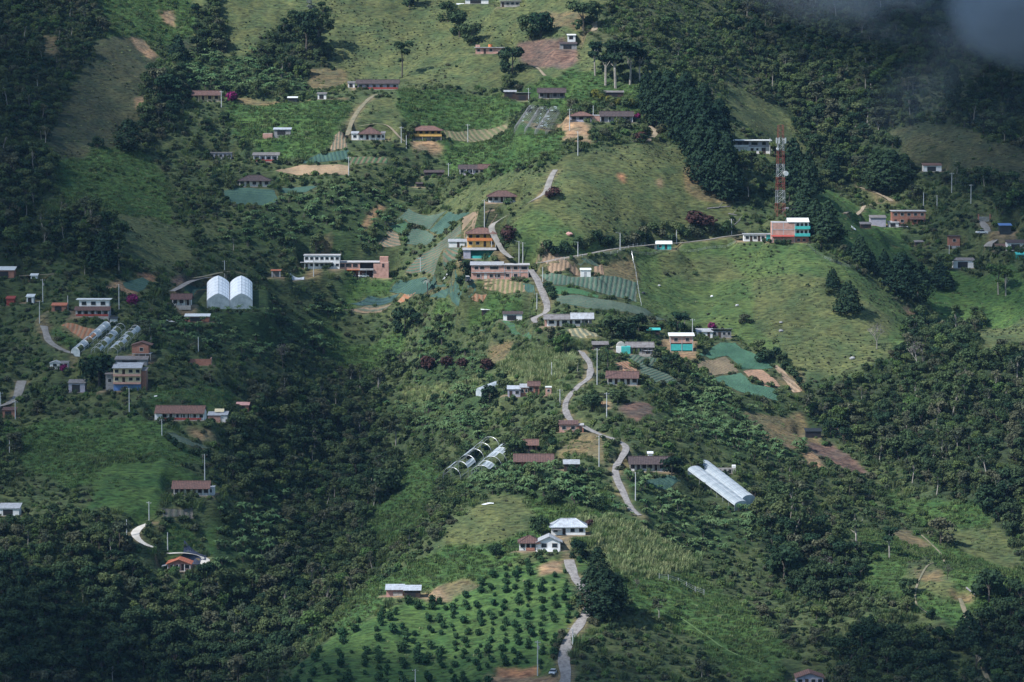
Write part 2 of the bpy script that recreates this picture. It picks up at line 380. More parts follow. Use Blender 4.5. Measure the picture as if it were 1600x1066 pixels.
def balcony(root, x0, x1, y0, dep, z, mat, rail=.95, slab='concrete'):
    b = MB().box(x0, x1, y0 - dep, y0 - .003, z - .18, z); o = b.build('balcony', T[slab], root)
    r = MB().box(x0, x1, y0 - dep - .06, y0 - dep - .002, z - .2, z + rail).box(x0 - .06, x0 - .002, y0 - dep - .06, y0 - .01, z - .2, z + rail).box(x1 + .002, x1 + .06, y0 - dep - .06, y0 - .01, z - .2, z + rail)
    r.build('railing', T[mat], o); return o
def colonial(name, label, px, py, wpx, d=6, rm='tile', wm='white', rk='hip', n=4, doors=(.4,), rz=0, rail=None, nposts=5, rh=None, ver=True):
    """one-storey farmhouse with a deep shaded veranda under the tiled roof"""
    o, W = site(name, label, 'house', px, py, wpx - 4, d + 1.5, rz); x = W / 2
    f = 1.6 if ver else 0
    wall(o, -x + .1, x - .1, f, f + d, -2.2, 2.55, wm, rk if rk == 'gable' else None, (d + f) * .2)
    roof(o, -x, x, 0, f + d, 2.5, rk, rm, .55, rh)
    for k in range(n):
        xx = -x + 2 * x * (k + .5) / n
        if any(abs((k + .5) / n - q) < .5 / n for q in doors): door(o, xx, f, .14)
        else: window(o, xx, f, 1.45, min(1.3, 2 * x / n * .6), 1.1, 'wood', 'dark')
    if ver: veranda(o, -x, x, f, f + .1, 0, 2.5, nposts, 'wood', rail=rail)
    return o, W
def shed(name, label, px, py, wpx, d=4, h=2.2, rm='zinc', wm='grey', rz=0, opens=True, lean=1, cat='shed', rh=None):
    o, W = site(name, label, cat, px, py, wpx, d, rz, pad=name != 'tin_shelter'); x = W / 2
    wall(o, -x + .25, x - .25, 0, d, -1.6, h, wm)
    roof(o, -x + .25, x - .25, 0, d, h, 'shed', rm, .35, rh, lean=lean)
    if opens:
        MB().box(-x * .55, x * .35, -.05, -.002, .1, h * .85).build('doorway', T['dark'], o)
    return o, W

# ------------------------------------------------------------------ buildings, from the top of the slope down
def buildings():
    o, W = site('house', 'grey concrete house with open dark bays at the top edge of the view', 'house', 797, 11, 30, 6); x = W / 2
    block(o, -x, x, 0, 6, 0, 1, 'concrete', 'flat', 'slab', 4, (.1,))
    shed('shed', 'low white-walled shed at the very top left of the open-bay concrete house', 745, 6, 38, 4, 2, 'zinc', 'white')
    shed('tin_shelter', 'small bright sheet roof on posts near the top beside dark bushes', 719, 13, 12, 3, 1.6, 'white_roof', 'grey')
    shed('tin_shelter', 'second small bright sheet roof just below the top tin shelter', 722, 23, 12, 3, 1.4, 'white_roof', 'grey', opens=False)
    o, W = site('house', 'unfinished pink brick house with red tank on its flat roof', 'house', 766, 84, 46, 7); x = W / 2
    block(o, -x, x * .25, 0, 7, 0, 1, 'brick', 'flat', 'slab', 3, (.5,)); block(o, x * .25 + .01, x, 0, 7, -1, 1, 'brick', 'flat', 'slab', 1, (), sh=3.6, o=.5)
    MB().bar((0, 4, 2.9), (0, 4, 4.1), .9, 12).build('tank', T['orangep'], o); MB().box(-x, -x + 2, 1, 6, 2.85, 3.9).build('parapet', T['brick'], o)
    shed('shed', 'dark open shed with blue clutter at the top right of the ploughed plot', 888, 77, 28, 5, 2.2, 'tile_dark', 'grey')
    shed('tin_shelter', 'small white roofed hut above the dark shed of the ploughed plot', 893, 62, 14, 3, 1.8, 'white_roof', 'white')
    colonial('house', 'maroon tiled farmhouse beside a purple bush at the upper left', 322, 158, 46, 5, 'tile', 'cream', 'gable', 4)
    shed('shed', 'tiny grey-walled hut with flat metal roof right of the satellite dish tents', 503, 155, 15, 3, 2.2, 'zinc_old', 'white')
    shed('tent', 'small white canopy over a dark opening on the upper left track', 457, 160, 16, 3, 1.8, 'white_roof', 'tankb', cat='tent')
    o, W = site('house', 'long dark house with red skirting above the brown dirt track', 'house', 590, 140, 64, 6); x = W / 2
    block(o, -x, x, 1.2, 5, 0, 1, 'lilac', 'gable', 'tile_dark', 6, (.25, .75)); veranda(o, -x, x, 1.2, 1.2, 0, 2.5, 6, 'wood', rail='redwall')
    shed('shed', 'small pale hut at the left end of the long dark house', 549, 137, 12, 3, 2, 'zinc_old', 'white')
    shed('shed', 'low shed with white metal roof beside a bare brick wall', 441, 211, 28, 4, 2.2, 'blue_zinc', 'grey', rh=.7)
    o, W = site('brick_hut', 'roofless pink brick hut left of the white metal roof', 'hut', 418, 217, 15, 4); wall(o, -W / 2, W / 2, 0, 4, -1.5, 2.2, 'brick'); MB().box(-W / 2 + .2, W / 2 - .2, .2, 3.8, 2.2, 2.25).build('floor_slab', T['concrete'], o)
    o, W = site('house', 'grey block house with open front in two dark bays', 'house', 345, 249, 34, 5); x = W / 2
    block(o, -x, x, 0, 5, 0, 1, 'lilac', 'flat', 'zinc_old', 5, (.3, .7), o=.3)
    o, W = site('house', 'low house with red walls and grey roof above blue footing', 'house', 415, 253, 38, 6); x = W / 2
    block(o, -x, x, 1, 5, 0, 1, 'lilac', 'shed', 'zinc_old', 4, (.4,), rh=1); veranda(o, -x, x, 1, 1, 0, 2.4, 5, 'white', rail='redwall')
    o, W = site('house', 'farmhouse with brown hip roof and pale annex above a hedge', 'house', 575, 219, 52, 8); x = W / 2
    wall(o, -x * .6, x * .8, 1.6, 8, -2, 2.7, 'white'); roof(o, -x * .55, x * .75, 0, 8, 2.6, 'hip', 'tile', .6, 2.6)
    for k in range(4): (door if k == 1 else window)(o, -x * .4 + k * x * .35, 1.6, .1 if k == 1 else 1.5)
    veranda(o, -x * .6, x * .8, 1.6, 1.6, 0, 2.6, 5, 'white'); block(o, -x, -x * .6 - .02, 1, 5, 0, 1, 'white', 'shed', 'zinc', 1, (), o=.3); block(o, x * .8 + .02, x, 1, 5, 0, 1, 'white', 'shed', 'zinc_old', 1, (), o=.3)
    o, W = site('house', 'raised house with orange-yellow veranda rail under a red hip roof', 'house', 667, 220, 46, 7); x = W / 2
    wall(o, -x + .5, x - .5, 1.5, 7, -1, 2.0, 'grey'); wall(o, -x + .3, x - .3, 1.5, 7, 2.0, 4.4, 'yellow'); roof(o, -x, x, 0, 7, 4.4, 'hip', 'tile_red', .7, 1.7)
    balcony(o, -x, x, 1.5, 1.5, 2.0, 'yellow')
    for k in range(5): window(o, -x * .8 + k * x * .4, 1.5, 3.3, 1.2, 1.1, 'wood', 'dark')
    for k in range(4): MB().box(-x + .2 + k * (2 * x - .5) / 3, -x + .45 + k * (2 * x - .5) / 3, .1, .3, -1, 1.8).build('post', T['concrete'], o)
    colonial('house', 'white farmhouse with grey-brown hip roof above a teal crop plot', 397, 292, 52, 6, 'tile_dark', 'white', 'hip', 5, (.3, .7))
    o, W = site('house', 'pale house with open left bay and dark hip roof by a pole', 'house', 741, 274, 46, 6); x = W / 2
    block(o, -x, x * .35, 1.2, 5, 0, 1, 'lilac', 'gable', 'tile_dark', 4, (.3,)); block(o, x * .35 + .01, x, 0, 6, 0, 1, 'pink', 'gable', 'tile', 2, (.75,)); veranda(o, -x, x * .35, 1.2, 1.2, 0, 2.4, 4)
    shed('shed', 'collapsing dark sheet roof among lush greenery left of the pale open-bay house', 678, 276, 32, 5, 1.6, 'tile_dark', 'wood')
    shed('shed', 'tiny dark-roofed shelter on the grassy bank below the collapsing roof', 655, 292, 11, 2.5, 1.2, 'tile_dark', 'wood')
    shed('shed', 'white-roofed shed with sloping sheet, leftmost of the upper hillside row', 797, 152, 20, 4, 2.2, 'zinc', 'wood')
    shed('shed', 'metal-roofed wooden shed between a pole and the maroon farmhouse', 817, 157, 24, 5, 2.4, 'zinc', 'wood', lean=-1)
    colonial('house', 'long low maroon farmhouse in the upper hillside row', 862, 154, 46, 5, 'tile_dark', 'grey', 'gable', 4, rail=None)
    shed('shed', 'grey metal roofed shed behind a yellow-green hedge', 959, 153, 32, 4, 2.2, 'zinc_old', 'wood')
    o, W = site('house', 'long house with lilac two-storey left wing and brick middle wall', 'house', 940, 191, 98, 7); x = W / 2
    wall(o, -x, -x * .3, 1.3, 7, -2.4, 2.7, 'lilac'); wall(o, -x + .4, -x * .3 - .1, 1.35, 7, -2.5, -.1, 'grey')
    roof(o, -x, -x * .3, 0, 7, 2.6, 'hip', 'tile_red', .5, 1.5); balcony(o, -x, -x * .3, 1.3, 1.3, 0, 'lilac')
    for k in range(3): window(o, -x * .88 + k * x * .23, 1.3, 1.5, 1.4, 1.1, 'wood', 'dark')
    block(o, -x * .3 + .02, -x * .06, .3, 6, 0, 1, 'brick', 'flat', 'slab', 1, (), o=.1, skip=((0, 0),))
    wall(o, -x * .06 + .02, x, 1.5, 7, -1.5, 2.5, 'lilac'); roof(o, -x * .06 + .4, x, 0, 7, 2.4, 'gable', 'tile_dark', .5)
    for k in range(5): (door if k in (0, 3) else window)(o, x * (.05 + k * .2), 1.5, .1 if k in (0, 3) else 1.5)
    veranda(o, -x * .06 + .1, x, 1.5, 1.5, 0, 2.4, 5, 'white')
    o, W = site('house', 'white two-storey house with wide flat roof above the cypress grove edge', 'house', 1173, 240, 60, 8); x = W / 2
    wall(o, -x, x, .8, 8, -2, 2.7, 'white'); wall(o, -x * .1, x, .8, 8, 2.705, 5.3, 'lilac'); wall(o, -x, -x * .1 - .01, 3.5, 8, 2.705, 5.3, 'grey')
    roof(o, -x, x, -.2, 8, 5.3, 'flat', 'white_roof', .8); balcony(o, -x, -x * .1 - .05, 3.5, 3.2, 2.75, 'white', .8)
    door(o, x * .08, .8, 0, 1.2, 2.2); door(o, x * .68, .8, 0, 1.7, 2.4); window(o, x * .35, .8, 1.7, .8, .8)
    window(o, x * .2, .8, 4.1, 2.6, 1.2); window(o, x * .7, .8, 4.1, 1.6, 1.2); door(o, -x * .55, 3.5, 2.75, 1.6, 2); window(o, -x * .8, .8, 1.4, 1.6, 1.0)
    MB().box(-x - .6, -x - .45, -.8, -.65, -1, 5.3).build('post', T['white'], o); MB().box(x + .6, x + .75, -.8, -.65, -2, 5.3).build('post', T['white'], o)
    shed('house', 'small dark-roofed house with white corner in the shaded right pasture', 1457, 268, 30, 5, 2.4, 'tile_red', 'white', cat='house')
    colonial('house', 'white farmhouse with brown hip roof above the patchwork of plots', 784, 317, 48, 6, 'tile', 'white', 'hip', 5, (.5,), nposts=6)
    # yellow house, its white annex and the teal garage below
    o, W = site('house', 'two-storey yellow house with orange balcony and red hip roof', 'house', 752, 386, 45, 8); x = W / 2
    wall(o, -x, x, 1.2, 8, -2, 5.2, 'yellow'); roof(o, -x, x, 0, 8, 5.2, 'hip', 'tile_red', .6, 2.0); balcony(o, -x, x * .75, 1.2, 1.2, 2.6, 'orangep', .9)
    for k in range(4):
        (door if k == 2 else window)(o, -x * .75 + k * x * .5, 1.2, 2.7 if k == 2 else 4.0)
        (door if k == 2 else window)(o, -x * .75 + k * x * .5, 1.2, 0 if k == 2 else 1.4)
    for q in (-x, x * .72, x): MB().box(q - .1, q + .1, .0, .2, 0, 5.1).build('post', T['white'], o)
    o, W = site('shed', 'long white shed with a dark door left of the yellow house', 'shed', 716, 387, 30, 5); x = W / 2
    block(o, -x, x, 0, 5, 0, 1, 'white', 'shed', 'zinc', 3, (.5,), sh=2.2, o=.3, skip=((0, 0), (0, 2)))
    o, W = site('garage', 'teal open-fronted garage with grey side wall below the yellow house', 'garage', 749, 404, 50, 6); x = W / 2
    wall(o, -x, -x * .55, 0, 6, -2, 3.2, 'lilac'); wall(o, -x * .55 + .01, x, 5, 6, -2, 3.2, 'teal'); wall(o, x - .3, x, .05, 4.98, -2, 3.2, 'grey'); wall(o, -x * .5, x - .4, .4, .55, -2, 1.0, 'teal')
    roof(o, -x, x, 0, 6, 3.2, 'shed', 'zinc', .4, .5); MB().box(-x * .55, x, 0, 5, -1.9, .02).build('floor', T['concrete'], o)
    o, W = site('apartment_house', 'big pink brick apartment house, three storeys at its right end, by the road bend', 'apartment house', 781, 436, 90, 8, front=2.5); x = W / 2
    wall(o, -x, x * .15, 0, 8, -2, 5.2, 'brick'); wall(o, x * .15 + .01, x, .1, 8, -3, 5.2, 'brick'); wall(o, x * .15 + .05, x - .02, .07, 1, -4, -.5, 'concrete')
    roof(o, -x, x * .1, 0, 8, 5.2, 'shed', 'zinc', .5, .8); roof(o, x * .13, x, 0, 8, 5.25, 'flat', 'slab', .5)
    MB().box(-x, x * .15, -.5, -.004, 2.4, 2.65).build('floor_slab', T['slab'], o); MB().box(-x, x * .13, -.5, -.42, 2.66, 3.5).build('parapet', T['brick'], o)
    for xx, zz, ww in ((-.82, 4.2, 1.4), (-.62, 4.2, 1.6), (-.2, 4.2, 3.2), (-.75, 1.2, 1.3), (-.3, 1.2, 1.3), (-.08, 1.2, 2), (.3, 4.2, 1.3), (.55, 4.2, 1.5), (.85, 4.2, 2.2), (.27, 1.4, 1.3), (.55, 1.4, 1.4)):
        window(o, xx * x, 0 if xx < .15 else .1, zz, ww, 1.2, 'frame', 'dark')
    window(o, x * .55, .07, -1.4, 1.4, 1.0); window(o, x * .83, .07, -1.4, 1.4, 1.0); door(o, -x * .5, 0, 0, 1.1, 2.1, 'frame')
    for q in (.16, .42, .7, .99): MB().box(q * x - .14, q * x + .14, .0, .095, -.4, 5.2).build('column', T['slab'], o)
    MB().box(x * .15, x, -.02, .095, 2.45, 2.7).build('beam', T['slab'], o)
    for q in (-.66, -.1): MB().box(q * x - .12, q * x + .12, -.09, -.004, 0, 2.4).build('column', T['slab'], o)
    o, W = site('unfinished_house', 'unfinished pink brick house with open ground floor on columns and stair tower', 'unfinished house', 560, 434, 95, 9); x = W / 2
    wall(o, -x, -x + .25, .1, 9, -1.5, 3.0, 'brick_red'); wall(o, x * .5, x, -.3, 9, -2, 6.0, 'brick'); wall(o, -x + .3, x * .5 - .02, 7, 9, -1, 3.0, 'brick_red')
    MB().box(-x, x * .5 - .01, -.3, 9, 3.0, 3.25).build('floor_slab', T['orangep'], o)
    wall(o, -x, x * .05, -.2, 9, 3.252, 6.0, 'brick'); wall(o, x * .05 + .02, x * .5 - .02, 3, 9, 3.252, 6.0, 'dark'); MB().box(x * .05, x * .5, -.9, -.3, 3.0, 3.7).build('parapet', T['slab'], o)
    MB().box(-x - .1, x * .7, -.5, 9.1, 6.005, 6.25).build('roof', T['slab'], o); wall(o, x * .7 + .05, x - .2, 1, 5, 6.0, 8.2, 'brick')
    for q, ww in ((-.82, 2), (-.55, 2.3), (-.32, 2.2), (-.1, 2)): window(o, q * x, -.2, 4.9, ww, 1.4, 'brick', 'dark')
    for k in range(7): MB().box(-x * .93 + k * x * .235, -x * .93 + k * x * .235 + .3, .0, .3, -1, 3.0).build('column', T['slab'], o)
    window(o, x * .82, -.3, 4.9, .8, 1.5, 'brick', 'dark'); wall(o, -x * .6, -x * .35, 3, 3.2, -1, 3.0, 'brick_red'); wall(o, -x * .1, x * .2, 3, 3.2, -1, 3.0, 'brick_red')
    MB().box(-x + .3, x * .5 - .05, .3, 6.98, -1, .03).build('floor', T['concrete'], o)
    o, W = site('house', 'two-storey pale house with flat roof behind the unfinished brick house', 'house', 503, 420, 56, 7); x = W / 2
    block(o, -x, x, 0, 7, 0, 2, 'white', 'flat', 'slab', 7, (.1,), o=.3); MB().box(-x - 1.5, x * .6, -1.6, -.004, 2.5, 2.68).build('balcony', T['slab'], o); MB().box(-x * .5, x * .5, -1.5, -1.45, 2.7, 3.4).build('railing', T['white'], o)
    o, W = site('kiosk', 'small open kiosk with orange roof and two piers by the left road', 'kiosk', 431, 433, 15, 3); x = W / 2
    for q in (-x + .2, x - .5): MB().box(q, q + .4, 0, .4, -1, 2.4).build('pier', T['slab'], o)
    roof(o, -x, x, 0, 3, 2.4, 'shed', 'orange', .2, .3); wall(o, -x + .1, x - .1, 2.6, 3, -.5, 2.4, 'grey')
    o, W = site('house', 'white two-storey block above a maroon tiled veranda on the left slope', 'house', 144, 495, 52, 8); x = W / 2
    wall(o, -x, x, 1.6, 8, -2, 2.6, 'lilac'); wall(o, -x * .85, x * .95, 3.4, 8, 2.6, 6.0, 'white'); roof(o, -x * .95, x, 3.4, 8, 6.0, 'flat', 'white_roof', .5)
    b = MB(); b.slab([(-x - .6, -.4, 2.4), (x + .6, -.4, 2.4), (x + .6, 3.38, 3.6), (-x - .6, 3.38, 3.6)], .15); b.build('veranda_roof', T['tile'], o)
    for q in (-.55, 0.02, .6): window(o, q * x, 3.4, 4.7, 1.7, 1.3)
    for k in range(5): (door if k == 2 else window)(o, -x * .8 + k * x * .4, 1.6, .1 if k == 2 else 1.4)
    veranda(o, -x, x, 1.6, 1.6, 0, 2.4, 6, 'white', rail='redwall')
    shed('water_tank_stand', 'white drum on a dark stand at the right of the white block house', 177, 505, 13, 3, 1.5, 'tankb', 'white', opens=False, cat='tank stand')
    o, W = colonial('house', 'small white house with maroon roof left of the white greenhouse', 283, 478, 34, 5, 'tile', 'white', 'gable', 3, (.83,))
    shed('shed', 'low white-edged roof over red brick below the small maroon-roofed house', 308, 503, 40, 4, 2.0, 'white_roof', 'brick_red')
    o, W = site('house', 'plain pink brick box with red roof standing above a dirt bank', 'house', 221, 556, 30, 6); x = W / 2
    wall(o, -x, x * .75, 0, 6, .8, 3.8, 'brick_red', 'end', 1.0); roof(o, -x, x, 0, 6, 3.8, 'end', 'tile_red', .35, 1.2)
    for q in (-x + .2, -x * .3, x * .4, x * .9): MB().box(q, q + .25, .1, .35, -2, .8).build('post', T['concrete'], o)
    MB().box(-x, x, 0.02, 6, .6, .798).build('floor_slab', T['slab'], o); window(o, x * .0, 0, 2.3, 1.2, 1.2)
    o, W = site('house', 'stacked house with terracotta balconies, cream walls and blue base', 'house', 196, 611, 64, 8); x = W / 2
    wall(o, -x * .6, x * .75, 1.2, 8, -2, 2.4, 'blue'); wall(o, -x * .6, x * .75, 1.2, 8, 2.4, 8.0, 'cream'); wall(o, x * .755, x, 2, 8, -1, 7, 'brick_red'); wall(o, -x, -x * .605, 2, 8, -1.5, 5.6, 'grey')
    roof(o, -x * .6, x * .75, 0.2, 8, 8.0, 'shed', 'zinc', .4, 1.2); roof(o, -x, -x * .65, 1.5, 8, 5.7, 'shed', 'zinc_old', .3, .9, name='annex_roof'); roof(o, x * .8, x, 1.5, 8, 7.0, 'shed', 'zinc_old', .3, .6, name='annex_roof')
    for zz in (2.6, 5.4):
        balcony(o, -x * .6, x * .75, 1.2, 1.1, zz, 'brick', .55)
        for k in range(4): (door if k == 1 else window)(o, -x * .45 + k * x * .35, 1.2, zz + .05 if k == 1 else zz + 1.5)
    window(o, -x * .8, 2, 3.5, 1.2, 1.2); window(o, 0, 1.2, 1.0, 1.2, 1.0)
    shed('shed', 'flat zinc roofs cluttered behind the stacked balcony house', 205, 571, 52, 5, 2.0, 'zinc_old', 'grey')
    shed('house', 'grey flat-roofed house half hidden left below the stacked balcony house', 120, 613, 28, 5, 3.2, 'zinc_old', 'lilac', cat='house')
    o, W = site('greenhouse_store', 'pale jumbled hut with grey roof above a purple bush at the left', 'hut', 92, 577, 28, 5); x = W / 2
    block(o, -x, x * .1, 0, 5, 0, 1, 'white', 'end', 'zinc', 1, (), sh=2.2, o=.3); block(o, x * .1 + .02, x, .6, 4, 0, 1, 'white', 'shed', 'zinc_old', 2, (.75,), sh=1.9, o=.2)
    o, W = site('brick_ruin', 'roofless brick wall standing alone among green shrubs on the left slope', 'ruin', 312, 571, 36, 4); x = W / 2
    wall(o, -x, x, 0, .3, -1, 2.3, 'brick_red'); wall(o, x - .3, x, .31, 4, -1, 2.6, 'brick'); wall(o, -x * .2, -x * .2 + .25, .31, 4, -1, 2.0, 'brick_red')
    o, W = site('farmhouse', 'long white farmhouse with patched clay tile roof on the left slope', 'farmhouse', 280, 657, 78, 7, R(-3)); x = W / 2
    wall(o, -x, -x * .72, .1, 7, -1.5, 2.6, 'white', 'gable', 1.6); wall(o, -x * .72 + .01, x, 1.6, 7, -1.5, 2.5, 'white', 'gable', 1.2); roof(o, -x * .96, x * .98, -.1, 7, 2.5, 'gable', 'tile_red', .4, 2.3)
    for k in range(7): (door if k in (1, 4) else window)(o, -x * .62 + k * x * .25, 1.6, .1 if k in (1, 4) else 1.4)
    veranda(o, -x * .72, x, 1.6, 1.6, 0, 2.4, 7, 'white', rail=None); MB().box(-x * .7, x * .9, .0, .06, .2, .9).build('railing', T['redwall'], o)
    o, W = site('house', 'brick annex with zinc roof and yellow water tank cover beside the long farmhouse', 'house', 340, 660, 30, 5); x = W / 2
    block(o, -x, x * .3, 0, 5, 0, 1, 'brick', 'shed', 'zinc', 1, (), sh=2.4, o=.3, skip=((0, 0),)); block(o, x * .3 + .02, x, .2, 5, .5, 1, 'white', 'shed', 'zinc', 1, (), sh=2.0, o=.3, skip=((0, 0),)); MB().slab([(-x * .4, 3, 3.4), (x * .6, 3, 3.4), (x * .6, 5, 4.3), (-x * .4, 5, 4.3)], .1).build('canopy', T['cream'], o)
    shed('shed', 'small pink-roofed shed right of the long clay tile farmhouse', 379, 643, 21, 4, 2.2, 'pink', 'brick_red')
    colonial('farmhouse', 'white veranda farmhouse with mottled clay tiles below a tall pole', 298, 775, 60, 6, 'tile_red', 'white', 'gable', 6, (.25, .6), rail=None, nposts=6)
    block(*(lambda s: (s[0], -s[1] / 2, s[1] / 2))(site('shed', 'white lean-to at the right end of the mottled tile farmhouse', 'shed', 328, 774, 13, 5)), 0, 5, 0, 1, 'white', 'flat', 'zinc', 1, (), sh=2.4, o=.15)
    o, W = site('cottage', 'orange-roofed cottage with white gable trim at the end of the pale drive', 'cottage', 279, 893, 42, 6); x = W / 2
    wall(o, -x * .85, x * .9, 1.3, 7, -1.5, 2.3, 'pink', 'end', x * .3); roof(o, -x * .9, x * .92, 0, 7, 2.4, 'end', 'orange', .35, x * .38)
    for q, kk in ((-.5, 0), (-.05, 0), (.3, 1), (.62, 0)): (door if kk else window)(o, q * x, 1.3, .1 if kk else 1.4)
    veranda(o, -x * .85, x * .9, 1.3, 1.3, 0, 2.3, 5, 'white', rail=None); shed2 = MB().slab([(-x - 1.2, 0, 1.7), (-x * .86, 0, 2.1), (-x * .86, 4, 2.1), (-x - 1.2, 4, 1.7)], .1).build('side_canopy', T['zinc'], o)
    shed('shed', 'pale roofs of a house at the far left edge under dark trees', 14, 806, 34, 6, 2.4, 'zinc', 'white')
    shed('house', 'white-roofed house cut by the left edge beside a yellow bush', 8, 434, 30, 6, 2.8, 'white_roof', 'brick_red', cat='house')
    shed('hut', 'small white hut among trees right of the far left roadside house', 53, 440, 12, 3, 2.2, 'white_roof', 'white', cat='hut')
    shed('shed', 'red painted hut half hidden at the left edge', 16, 477, 14, 4, 2.4, 'redwall', 'redwall', opens=False)
    shed('shed', 'white roofed hut between the two red huts at the left', 47, 474, 13, 4, 2.4, 'white_roof', 'white')
    shed('shed', 'low red brick shed beside the left road near the two-storey white block', 92, 486, 24, 4, 2.0, 'orange', 'brick_red')
    shed('hut', 'brown hut at the left edge above the dark bushes', 14, 652, 22, 4, 2.4, 'tile', 'brick_red', cat='hut')
    shed('shed', 'white hut with dark roof by the field above the long white house', 801, 501, 32, 4, 2.4, 'tile_dark', 'white')
    shed('tin_shelter', 'leaning white sheet roof among the shrubs left of the small white hut', 759, 491, 15, 2.5, 1.6, 'white_roof', 'wood')
    o, W = site('farmhouse', 'long white house with brick left gable and grey roof by the road fork', 'farmhouse', 889, 510, 76, 7); x = W / 2
    wall(o, -x + .8, x * .55, .8, 7, -2, 2.6, 'white'); wall(o, -x, -x + .78, .8, 7, -2, 2.6, 'brick', None); roof(o, -x, x * .5, .3, 7, 2.6, 'gable', 'zinc_old', .5, 1.5)
    wall(o, x * .555, x * .95, 1.6, 7, -2, 2.5, 'grey'); roof(o, x * .1, x, .2, 6, 2.75, 'gable', 'zinc', .4, 1.9, name='annex_roof')
    for k in range(5): (door if k in (1, 3) else window)(o, -x * .72 + k * x * .27, .8, .0 if k in (1, 3) else 1.5, *(() if k in (1, 3) else (1.9, 1.2)))
    MB().box(x * .5, x, -1, 1.5, -2, .4).build('terrace', T['concrete'], o); window(o, x * .75, 1.6, 1.5, 1.6, 1.1)
    for q in (.52, .8): MB().box(q * x, q * x + .15, .1, .25, .4, 2.7).build('post', T['white'], o)
    o, W = site('house', 'low house with pale double sheet roof beside a purple bush', 'house', 1116, 528, 54, 6); x = W / 2
    block(o, -x, -x * .1, 0, 5, 0, 1, 'white', 'shed', 'zinc', 2, (.75,), sh=2.2, o=.4); block(o, -x * .1 + .02, x, 1, 5, 0, 1, 'grey', 'shed', 'zinc', 4, (.4,), sh=2.4, o=.6, lean=-1)
    o, W = site('house', 'brick house on stilts wrapped below in bright turquoise sheet', 'house', 1065, 549, 36, 6); x = W / 2
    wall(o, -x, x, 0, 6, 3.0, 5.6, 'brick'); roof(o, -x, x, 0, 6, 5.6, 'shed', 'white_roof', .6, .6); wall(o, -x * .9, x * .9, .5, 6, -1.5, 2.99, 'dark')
    MB().box(-x * .95, x, .05, .15, .3, 2.6).build('sheet_screen', T['teal'], o)
    for q in (-x, 0, x - .2): MB().box(q, q + .2, -.05, -.004, -1, 5.6).build('column', T['slab'], o)
    for q in (-.5, .5): window(o, q * x, 0, 4.3, 1.3, 1.1, 'frame', 'dark')
    o, W = site('house', 'dark open-fronted house with grey sheet roof and hip annex', 'house', 1000, 554, 40, 6); x = W / 2
    block(o, -x, x, 1.4, 5, 0, 1, 'grey', 'gable', 'zinc_old', 5, (.3, .7)); veranda(o, -x, x, 1.4, 1.4, 0, 2.4, 6, 'wood')
    shed('shed', 'small grey lean-to in front of the dark open-fronted house', 1013, 557, 14, 3, 2.0, 'zinc', 'grey')
    o, W = site('water_tank', 'turquoise sheeted tank house with rounded grey top beside the road', 'tank house', 974, 553, 22, 5); x = W / 2
    wall(o, -x * .3, x, 0, 4, -1, 2.6, 'teal'); MB().bar((-x * .3, 1.5, 2.4), (-x * .3, 5, 2.4), 1.7, 14).build('tank', T['concrete'], o); MB().box(-x, -x * .31, .2, 4, -1, 2.5).build('wall', T['white'], o)
    colonial('farmhouse', 'white farmhouse with old clay tiles below the orange dug plot', 972, 602, 52, 6, 'tile', 'white', 'gable', 5, (.3, .7), rz=R(-4), nposts=4)
    o, W = site('house', 'jumbled low house with patched blue and rusty roofs in the trees', 'house', 818, 620, 50, 7); x = W / 2
    block(o, -x, -x * .2, 0, 5, 0, 1, 'lilac', 'shed', 'blue_zinc', 2, (.25,), o=.3); block(o, -x * .2 + .02, x * .3, 1, 5, .5, 1, 'brick_red', 'shed', 'zinc', 2, (), o=.3); block(o, x * .3 + .02, x, 2, 5, 1, 1, 'brick_red', 'gable', 'tile', 2, (.75,), o=.4)
    o, W = site('brick_hut', 'narrow brick tower hut with white cap right of the jumbled house', 'hut', 857, 620, 9, 3); x = W / 2
    wall(o, -x, x, 0, 3, -1, 3.2, 'brick'); roof(o, -x, x, 0, 3, 3.2, 'flat', 'white_roof', .15); window(o, 0, 0, 2.2, .8, .8)
    o, W = site('house', 'brick house with tiled lean-to roof half sunk below the road', 'house', 893, 676, 38, 5); x = W / 2
    block(o, -x, x * .5, 1, 5, 0, 1, 'brick', 'shed', 'tile', 2, (), o=.4); block(o, x * .5 + .02, x, 1, 5, -.3, 1, 'brick_red', 'flat', 'slab', 1, (.5,), o=.2)
    colonial('hut', 'small brick hut with red tile roof above the long tiled house', 829, 707, 26, 4, 'tile_red', 'brick', 'gable', 2, (.75,), nposts=3)
    o, W = colonial('farmhouse', 'long red farmhouse with brown tile roof behind the banana plants', 834, 733, 64, 6, 'tile', 'brick_red', 'gable', 5, (.3, .7), nposts=6)
    shed('shed', 'open shed with pale grey sheet roof right of the brown tile farmhouse', 893, 736, 26, 5, 2.2, 'zinc', 'wood')
    colonial('farmhouse', 'white farmhouse with long maroon tile roof beside the road curve', 1016, 737, 68, 6, 'tile_dark', 'white', 'gable', 7, (.2, .6), nposts=8)
    shed('shed', 'tiny white-roofed box behind the long maroon tile roof', 1016, 716, 9, 2, 1.5, 'white_roof', 'white', opens=False)
    o, W = site('ruin', 'low earth-brown ruin with pale holes above the twin tunnel greenhouse', 'ruin', 1133, 740, 34, 4); x = W / 2
    wall(o, -x, x, 0, .4, -1, 1.9, 'concrete'); wall(o, x - 1.2, x, .41, 3, -1, 2.6, 'white'); wall(o, -x, -x + .4, .41, 4, -1, 1.6, 'brick')
    for q in (-.5, 0, .45): MB().box(q * x - .5, q * x + .4, -.05, -.003, .1, 1.4).build('opening', T['dark'], o)
    o, W = site('farmhouse', 'white house with brown roof on its left half above the orchard', 'farmhouse', 846, 861, 70, 7); x = W / 2
